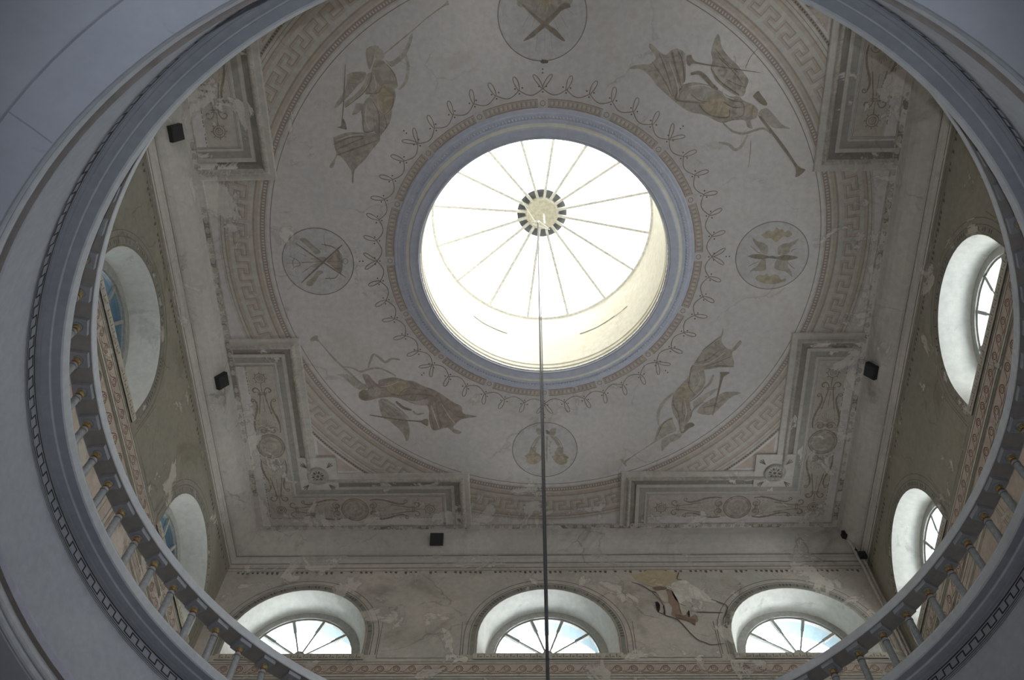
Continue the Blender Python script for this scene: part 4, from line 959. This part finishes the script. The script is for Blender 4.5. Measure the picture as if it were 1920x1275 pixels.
for i in range(NR):
    a = 2 * PI * (i + .37) / NR
    R_ = Vector((math.cos(a), math.sin(a), 0)); T_ = Vector((-math.sin(a), math.cos(a), 0))
    p0 = R_ * .22 + Vector((0, 0, cone_z(.22) - .03)); p1 = R_ * 1.87 + Vector((0, 0, cone_z(1.87) - .03))
    dv = (p1 - p0) / 2; nv = dv.cross(T_).normalized()
    mb = MB(); mb.box((p0 + p1) / 2, dv, T_ * .021, nv * .03)
    sk(mb.build('rib', 'rib_paint'))
    b_ = 2 * PI * (i + 1.37) / NR
    mb = MB()
    mb.poly([(r * math.cos(t), r * math.sin(t), cone_z(r) + .005) for r, t in ((.3, a), (1.9, a), (1.9, b_), (.3, b_))])
    sk(mb.build('pane', 'roof_glass'))
mb = MB(); lathe(mb, [(RH, cone_z(RH) + .02), (.26, cone_z(.26) + .02)], 48); sk(mb.build('hub_ring', 'hub_ring'))
mb = MB(); lathe(mb, [(0.001, ZA - .12), (.268, ZA - .12), (.275, ZA - .10), (.275, ZA - .02)], 40)
hd = sk(mb.build('hub_disc', 'hub_disc'))
mb = MB()
tube(mb, [(.03, 0, ZA - .12), (.035, 0, ZA - .62)], .016, 8)
sk(mb.build('hook_rod', 'rib_paint'))
mb = MB()
for p in ([(-.20, .13, ZA - .12), (-.06, .02, ZA - .40), (.10, .10, ZA - .55)], [(-.06, .02, ZA - .40), (-.075, 0, ZA - .62)], [(-.16, .06, ZA - .45), (.12, .10, ZA - .62)], [(-.42, -.36, ZA - .08), (-.12, .06, ZA - .35)]):
    tube(mb, p, .009, 6)
sk(mb.build('hook_bracket', 'rib_paint'))
mb = MB()
tube(mb, [(-.075, 0, 14.65), (-.08, 0, 13.2), (-.085, 0, 10.0), (-.09, 0, 6.0), (-.09, 0, 1.6)], .011, 8)
tube(mb, [(-.075, .03, 14.65), (-.06, .022, 13.2), (-.062, .02, 10.0), (-.075, .01, 6.0), (-.09, 0, 1.6)], .006, 6)
cb = mb.build('hanging_cable', 'steel_cable', smooth=True)
tag(cb, 'long thin grey cable hanging from the skylight hub past the far wall', 'cable')
mb = MB(); 
mb.v = []; lathe(mb, [(.001, 1.63), (.03, 1.6), (.04, 1.54), (.03, 1.48), (.001, 1.45)], 12)
mb.v = [(x - .09, y, z) for x, y, z in mb.v]
mb.build('end_weight', 'steel_cable', cb)
portal('skylight_daylight', (0, 0, 14.80), (0, 0, -1), 3.7, 3.7)

# ---------------------------------------------------------------- gallery ring: cornice, drum, mouldings
mb = MB()
lathe(mb, [(4.6645, 7.50), (4.6645, 7.4814), (4.685, 7.405), (4.70, 7.395)], 180)
ringo = mb.build('trim_2', 'lip_paint')
tag(ringo, 'round grey cornice of the gallery opening, seen from below', 'cornice', kind='structure')
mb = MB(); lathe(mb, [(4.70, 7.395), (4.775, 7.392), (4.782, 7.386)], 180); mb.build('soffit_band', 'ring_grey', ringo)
mb = MB(); lathe(mb, [(4.782, 7.386), (4.79, 7.380), (4.795, 7.372)], 180); mb.build('bright_fillet', 'lip_paint', ringo)
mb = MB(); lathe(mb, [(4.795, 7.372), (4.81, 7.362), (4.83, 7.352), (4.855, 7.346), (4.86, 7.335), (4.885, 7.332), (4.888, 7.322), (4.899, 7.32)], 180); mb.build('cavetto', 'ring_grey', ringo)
mb = MB(); lathe(mb, [(4.899, 7.32), (4.901, 7.0), (4.901, 6.70), (4.899, 6.345)], 180)
dr = mb.build('drum_face', 'ring_paint', ringo)
mb = MB(); lathe(mb, [(4.899, 6.345), (4.884, 6.34), (4.872, 6.30), (4.866, 6.26), (4.862, 6.215)], 180); mb.build('lower_fillet', 'ring_lilac', ringo)
mb = MB(); lathe(mb, [(4.862, 6.215), (4.880, 6.212), (4.903, 6.200)], 180); mb.build('brown_groove', 'ring_brown', ringo)
mb = MB(); lathe(mb, [(4.903, 6.200), (4.897, 6.185), (4.894, 6.16), (4.897, 6.13), (4.906, 6.105), (4.914, 6.095)], 180); mb.build('torus_moulding', 'lip_paint', ringo)
mb = MB(); lathe(mb, [(4.914, 6.095), (4.919, 6.090), (4.920, 6.08), (4.914, 6.072)], 180); mb.build('grey_line', 'ring_grey', ringo)  # thin line in the greyer ring paint
mb = MB(); lathe(mb, [(4.914, 6.072), (4.911, 6.05), (4.914, 6.02), (4.922, 6.0)], 180); mb.build('lower_step', 'ring_paint', ringo)
mb = MB(); lathe(mb, [(4.922, 6.0), (4.929, 5.994), (4.930, 5.985), (4.930, 5.975)], 180); mb.build('grey_line', 'ring_grey', ringo)  # second thin line, same grey paint
# painted running key on the drum face
def cyl_polys(mb, quads, r):
    for q in quads: mb.poly([(r * math.cos(D(a)), r * math.sin(D(a)), z) for a, z in q])
kq = []
NKY = 144
st = 360 / NKY
for z0, z1 in ((7.305, 7.320), (7.176, 7.186), (7.155, 7.161), (7.135, 7.139)):
    for i in range(180): kq.append([(i * 2, z0), (i * 2 + 2, z0), (i * 2 + 2, z1), (i * 2, z1)])
zl, zh, tw = 7.20, 7.29, .017
for i in range(NKY):
    a = i * st; t_ = .11
    kq.append([(a - t_, zl), (a + t_, zl), (a + t_, zh), (a - t_, zh)])
    kq.append([(a, zh - tw), (a + st / 2, zh - tw), (a + st / 2, zh), (a, zh)])
    kq.append([(a + st / 2 - t_, zl), (a + st / 2 + t_, zl), (a + st / 2 + t_, zh), (a + st / 2 - t_, zh)])
    kq.append([(a + st / 2, zl), (a + st, zl), (a + st, zl + tw), (a + st / 2, zl + tw)])
mb = MB(); cyl_polys(mb, kq, 4.8965); o = mb.build('running_key', 'ring_line', ringo); tag(o, 'dark painted running key border round the drum')
# gallery floor
mb = MB()
n = 96
P = arc(4.6645, 0, 360, n)
for i in range(n):
    def sq(p):
        t = min((WX + .03) / max(abs(p[0]), 1e-6), ((WF if p[1] > 0 else WB) + .03) / max(abs(p[1]), 1e-6)); return (p[0] * t, p[1] * t)
    a, b = P[i], P[i + 1]
    sa, sb = sq(a), sq(b)
    mb.poly([(a[0], a[1], ZG), (b[0], b[1], ZG), (sb[0], sb[1], ZG), (sa[0], sa[1], ZG)])
gf = mb.build('floor_gallery', 'floor_stone')
tag(gf, 'gallery floor behind the balustrade', 'floor', kind='structure')

# ---------------------------------------------------------------- balustrade
bal = empty('balustrade', (0, 0, ZG))
tag(bal, 'round grey balustrade with gilt-collared balusters on the gallery edge', 'balustrade')
def bp_(o):
    o.parent = bal; o.matrix_parent_inverse = Matrix.Translation((0, 0, -ZG)); return o
mb = MB(); lathe(mb, [(4.795, 8.285), (4.7875, 8.295), (4.7875, 8.4064), (4.80, 8.42), (5.03, 8.42), (5.045, 8.40), (5.045, 8.29), (5.035, 8.285)], 180); rail = bp_(mb.build('rail', 'lip_paint'))
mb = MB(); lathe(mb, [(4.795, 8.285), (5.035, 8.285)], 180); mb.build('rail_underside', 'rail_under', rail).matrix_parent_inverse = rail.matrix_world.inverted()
mb = MB(); lathe(mb, [(4.80, 7.5), (4.80, 7.56), (4.83, 7.58), (5.0, 7.58), (5.03, 7.56), (5.03, 7.5)], 180); bp_(mb.build('base_kerb', 'rail_paint'))
RB = 4.905
def lmesh(name, prof, mat, n=12, smooth=True):
    mb = MB(); lathe(mb, prof, n)
    me = bpy.data.meshes.new(name); me.from_pydata(mb.v, [], mb.f); me.materials.append(M[mat])
    if smooth: me.polygons.foreach_set('use_smooth', [True] * len(me.polygons))
    return me
m_sh = lmesh('baluster', [(.001, .08), (.062, .08), (.064, .10), (.058, .115), (.045, .12), (.043, .16), (.042, .40), (.040, .585), (.044, .59), (.046, .60), (.044, .61), (.040, .612), (.040, .625), (.001, .63)], 'baluster_paint', 14)
m_bd = lmesh('baluster_band', [(.0445, .155), (.0448, .165), (.0445, .172)], 'baluster_band', 14)
m_b2 = lmesh('baluster_band', [(.0412, .575), (.0425, .58), (.0412, .586)], 'baluster_band', 14)
m_rd = lmesh('red_neck', [(.040, .625), (.038, .64), (.036, .655)], 'red_bole', 14)
m_gd = lmesh('gilt_collar', [(.036, .65), (.043, .657), (.046, .668), (.043, .68), (.038, .684), (.042, .69), (.044, .70), (.040, .708)], 'gilding', 14)
m_nk = lmesh('neck', [(.040, .706), (.052, .715), (.056, .725), (.001, .727)], 'baluster_paint', 14)
mb = MB()
mb.box((0, 0, .755), (.095, 0, 0), (0, .085, 0), (0, 0, .03))
me_cap = bpy.data.meshes.new('cap_block'); me_cap.from_pydata([tuple(v) for v in mb.v], [], mb.f); me_cap.materials.append(M['rail_paint'])
for i in range(80):
    a = D(i * 4.5 + .75)
    b0 = bpy.data.objects.new('baluster', m_sh); col.objects.link(b0)
    b0.parent = bal; b0.location = (RB * math.cos(a), RB * math.sin(a), 0); b0.rotation_euler = (0, 0, a)
    for nm, me in (('baluster_band', m_bd), ('baluster_band', m_b2), ('red_neck', m_rd), ('gilt_collar', m_gd), ('neck', m_nk), ('cap_block', me_cap)):
        c_ = bpy.data.objects.new(nm, me); col.objects.link(c_); c_.parent = b0

# ---------------------------------------------------------------- lower hall: vault springing from the ring, round wall, floor
mb = MB()
lathe(mb, [(4.929, 5.976), (5.08, 5.955), (5.245, 5.92)], 144)
lv = mb.build('ceiling_vault', 'vault_plaster', smooth=True)
tag(lv, 'bluish grey plaster vault round the opening, at the picture corners', 'vault', kind='structure')
mb = MB()
lathe(mb, [(5.245, 5.92), (5.25, 5.91), (5.262, 5.905), (5.45, 5.84), (5.75, 5.68), (6.1, 5.4), (6.5, 4.95), (6.9, 4.35), (7.3, 3.5), (7.6, 2.4), (7.75, 1.2), (7.8, 0)], 144)
mb.build('vault_shell', 'vault_plaster', lv, smooth=True)
mb = MB()
for a0 in (-132.7, -47.0, 47.0, 133.0):
    rows = []
    for (r, z) in ((4.935, 5.972), (5.08, 5.951), (5.24, 5.916)):
        rows.append([(r * math.cos(D(a0) - .006 / r), r * math.sin(D(a0) - .006 / r), z), (r * math.cos(D(a0) + .006 / r), r * math.sin(D(a0) + .006 / r), z)])
    mb.quadstrip(rows)
mb.build('plaster_joint', 'vault_joint', lv)
mb = MB(); lathe(mb, [(5.238, 5.9205), (5.252, 5.9085)], 144); mb.build('plaster_joint', 'vault_joint', lv)
mb = MB(); lathe(mb, [(7.8, 0), (7.8, -1.62)], 96)
lw = mb.build('wall_hall', 'vault_plaster', smooth=True); tag(lw, 'round wall of the lower hall below the vault', 'wall', kind='structure')
mb = MB(); mb.poly([(7.85 * math.cos(2 * PI * i / 64), 7.85 * math.sin(2 * PI * i / 64), -1.6) for i in range(64)])
fo = mb.build('floor', 'floor_stone'); tag(fo, 'stone floor of the lower hall', 'floor', kind='structure')

# ---------------------------------------------------------------- loudspeakers on the cove, camera and pipe in the corner
def speaker(pos, nrm, label):
    N = Vector(nrm).normalized(); N = (N + Vector((0, 0, -.55))).normalized()
    T = Vector((0, 0, 1)).cross(N).normalized(); B = N.cross(T)
    r = empty('loudspeaker', pos)
    tag(r, label, 'loudspeaker', 'loudspeakers on the cove')
    mb = MB()
    w_, h_, d_ = .115, .105, .07
    # case with tapered back
    F4 = [(-w_, -h_), (w_, -h_), (w_, h_), (-w_, h_)]
    rows = []
    for s_, dd in ((.72, -d_), (1, -.02), (1, .045), (.97, .055)):
        rows.append([tuple(T * (x * s_) + B * (y * s_) + N * dd) for x, y in F4])
    for i in range(3):
        for k in range(4):
            mb.poly([rows[i][k], rows[i][(k + 1) % 4], rows[i + 1][(k + 1) % 4], rows[i + 1][k]])
    mb.poly(rows[0]); mb.poly(rows[3])
    mb.build('case', 'black_plastic', r)
    mb = MB(); mb.box(N * .058, T * .10, B * .09, N * .004); mb.build('grille', 'speaker_grille', r)
    mb = MB(); mb.box(-N * .10, T * .05, B * .02, N * .06); mb.box(-N * .15, T * .06, B * .06, N * .01); mb.build('bracket', 'black_plastic', r)
speaker((-1.90, 5.13, 12.74), (0, -1, 0), 'small black loudspeaker on the cove above the far wall')
speaker((-5.17, 1.90, 12.72), (1, 0, 0), 'small black loudspeaker on the left cove next to the far left corner frame')
speaker((-5.17, -2.08, 12.72), (1, 0, 0), 'small black loudspeaker on the left cove close to the near gallery edge')
speaker((5.15, 1.86, 12.76), (-1, 0, 0), 'small black loudspeaker on the right cove above the bright window wall')
cam_r = empty('security_camera', (5.19, 5.09, 12.75))
tag(cam_r, 'small dark camera with a pipe running down the far right corner', 'camera')
mb = MB(); mb.box((0, 0, 0), (.05, .02, 0), (-.02, .05, 0), (0, 0, .05)); mb.box((-.05, -.06, -.01), (.028, 0, 0), (0, .028, 0), (0, 0, .028)); mb.build('housing', 'black_plastic', cam_r)
mb = MB(); mb.box((.17, .09, -.42), (.06, 0, 0), (0, .03, 0), (0, 0, .07)); mb.box((.12, .13, -.24), (.035, 0, 0), (0, .03, 0), (0, 0, .035)); mb.build('junction_box', 'black_plastic', cam_r)
mb = MB()
tube(mb, [(.02, .03, -.02), (.07, .08, -.16), (.11, .16, -.34), (.16, .22, -.60), (.17, .24, -2.6), (.17, .24, -5.25)], .026, 8)
tube(mb, [(.07, .03, -.05), (.14, .10, -.24), (.215, .20, -.52), (.235, .25, -2.6), (.235, .25, -5.25)], .016, 8)
mb.build('pipe', 'pipe_paint', cam_r)
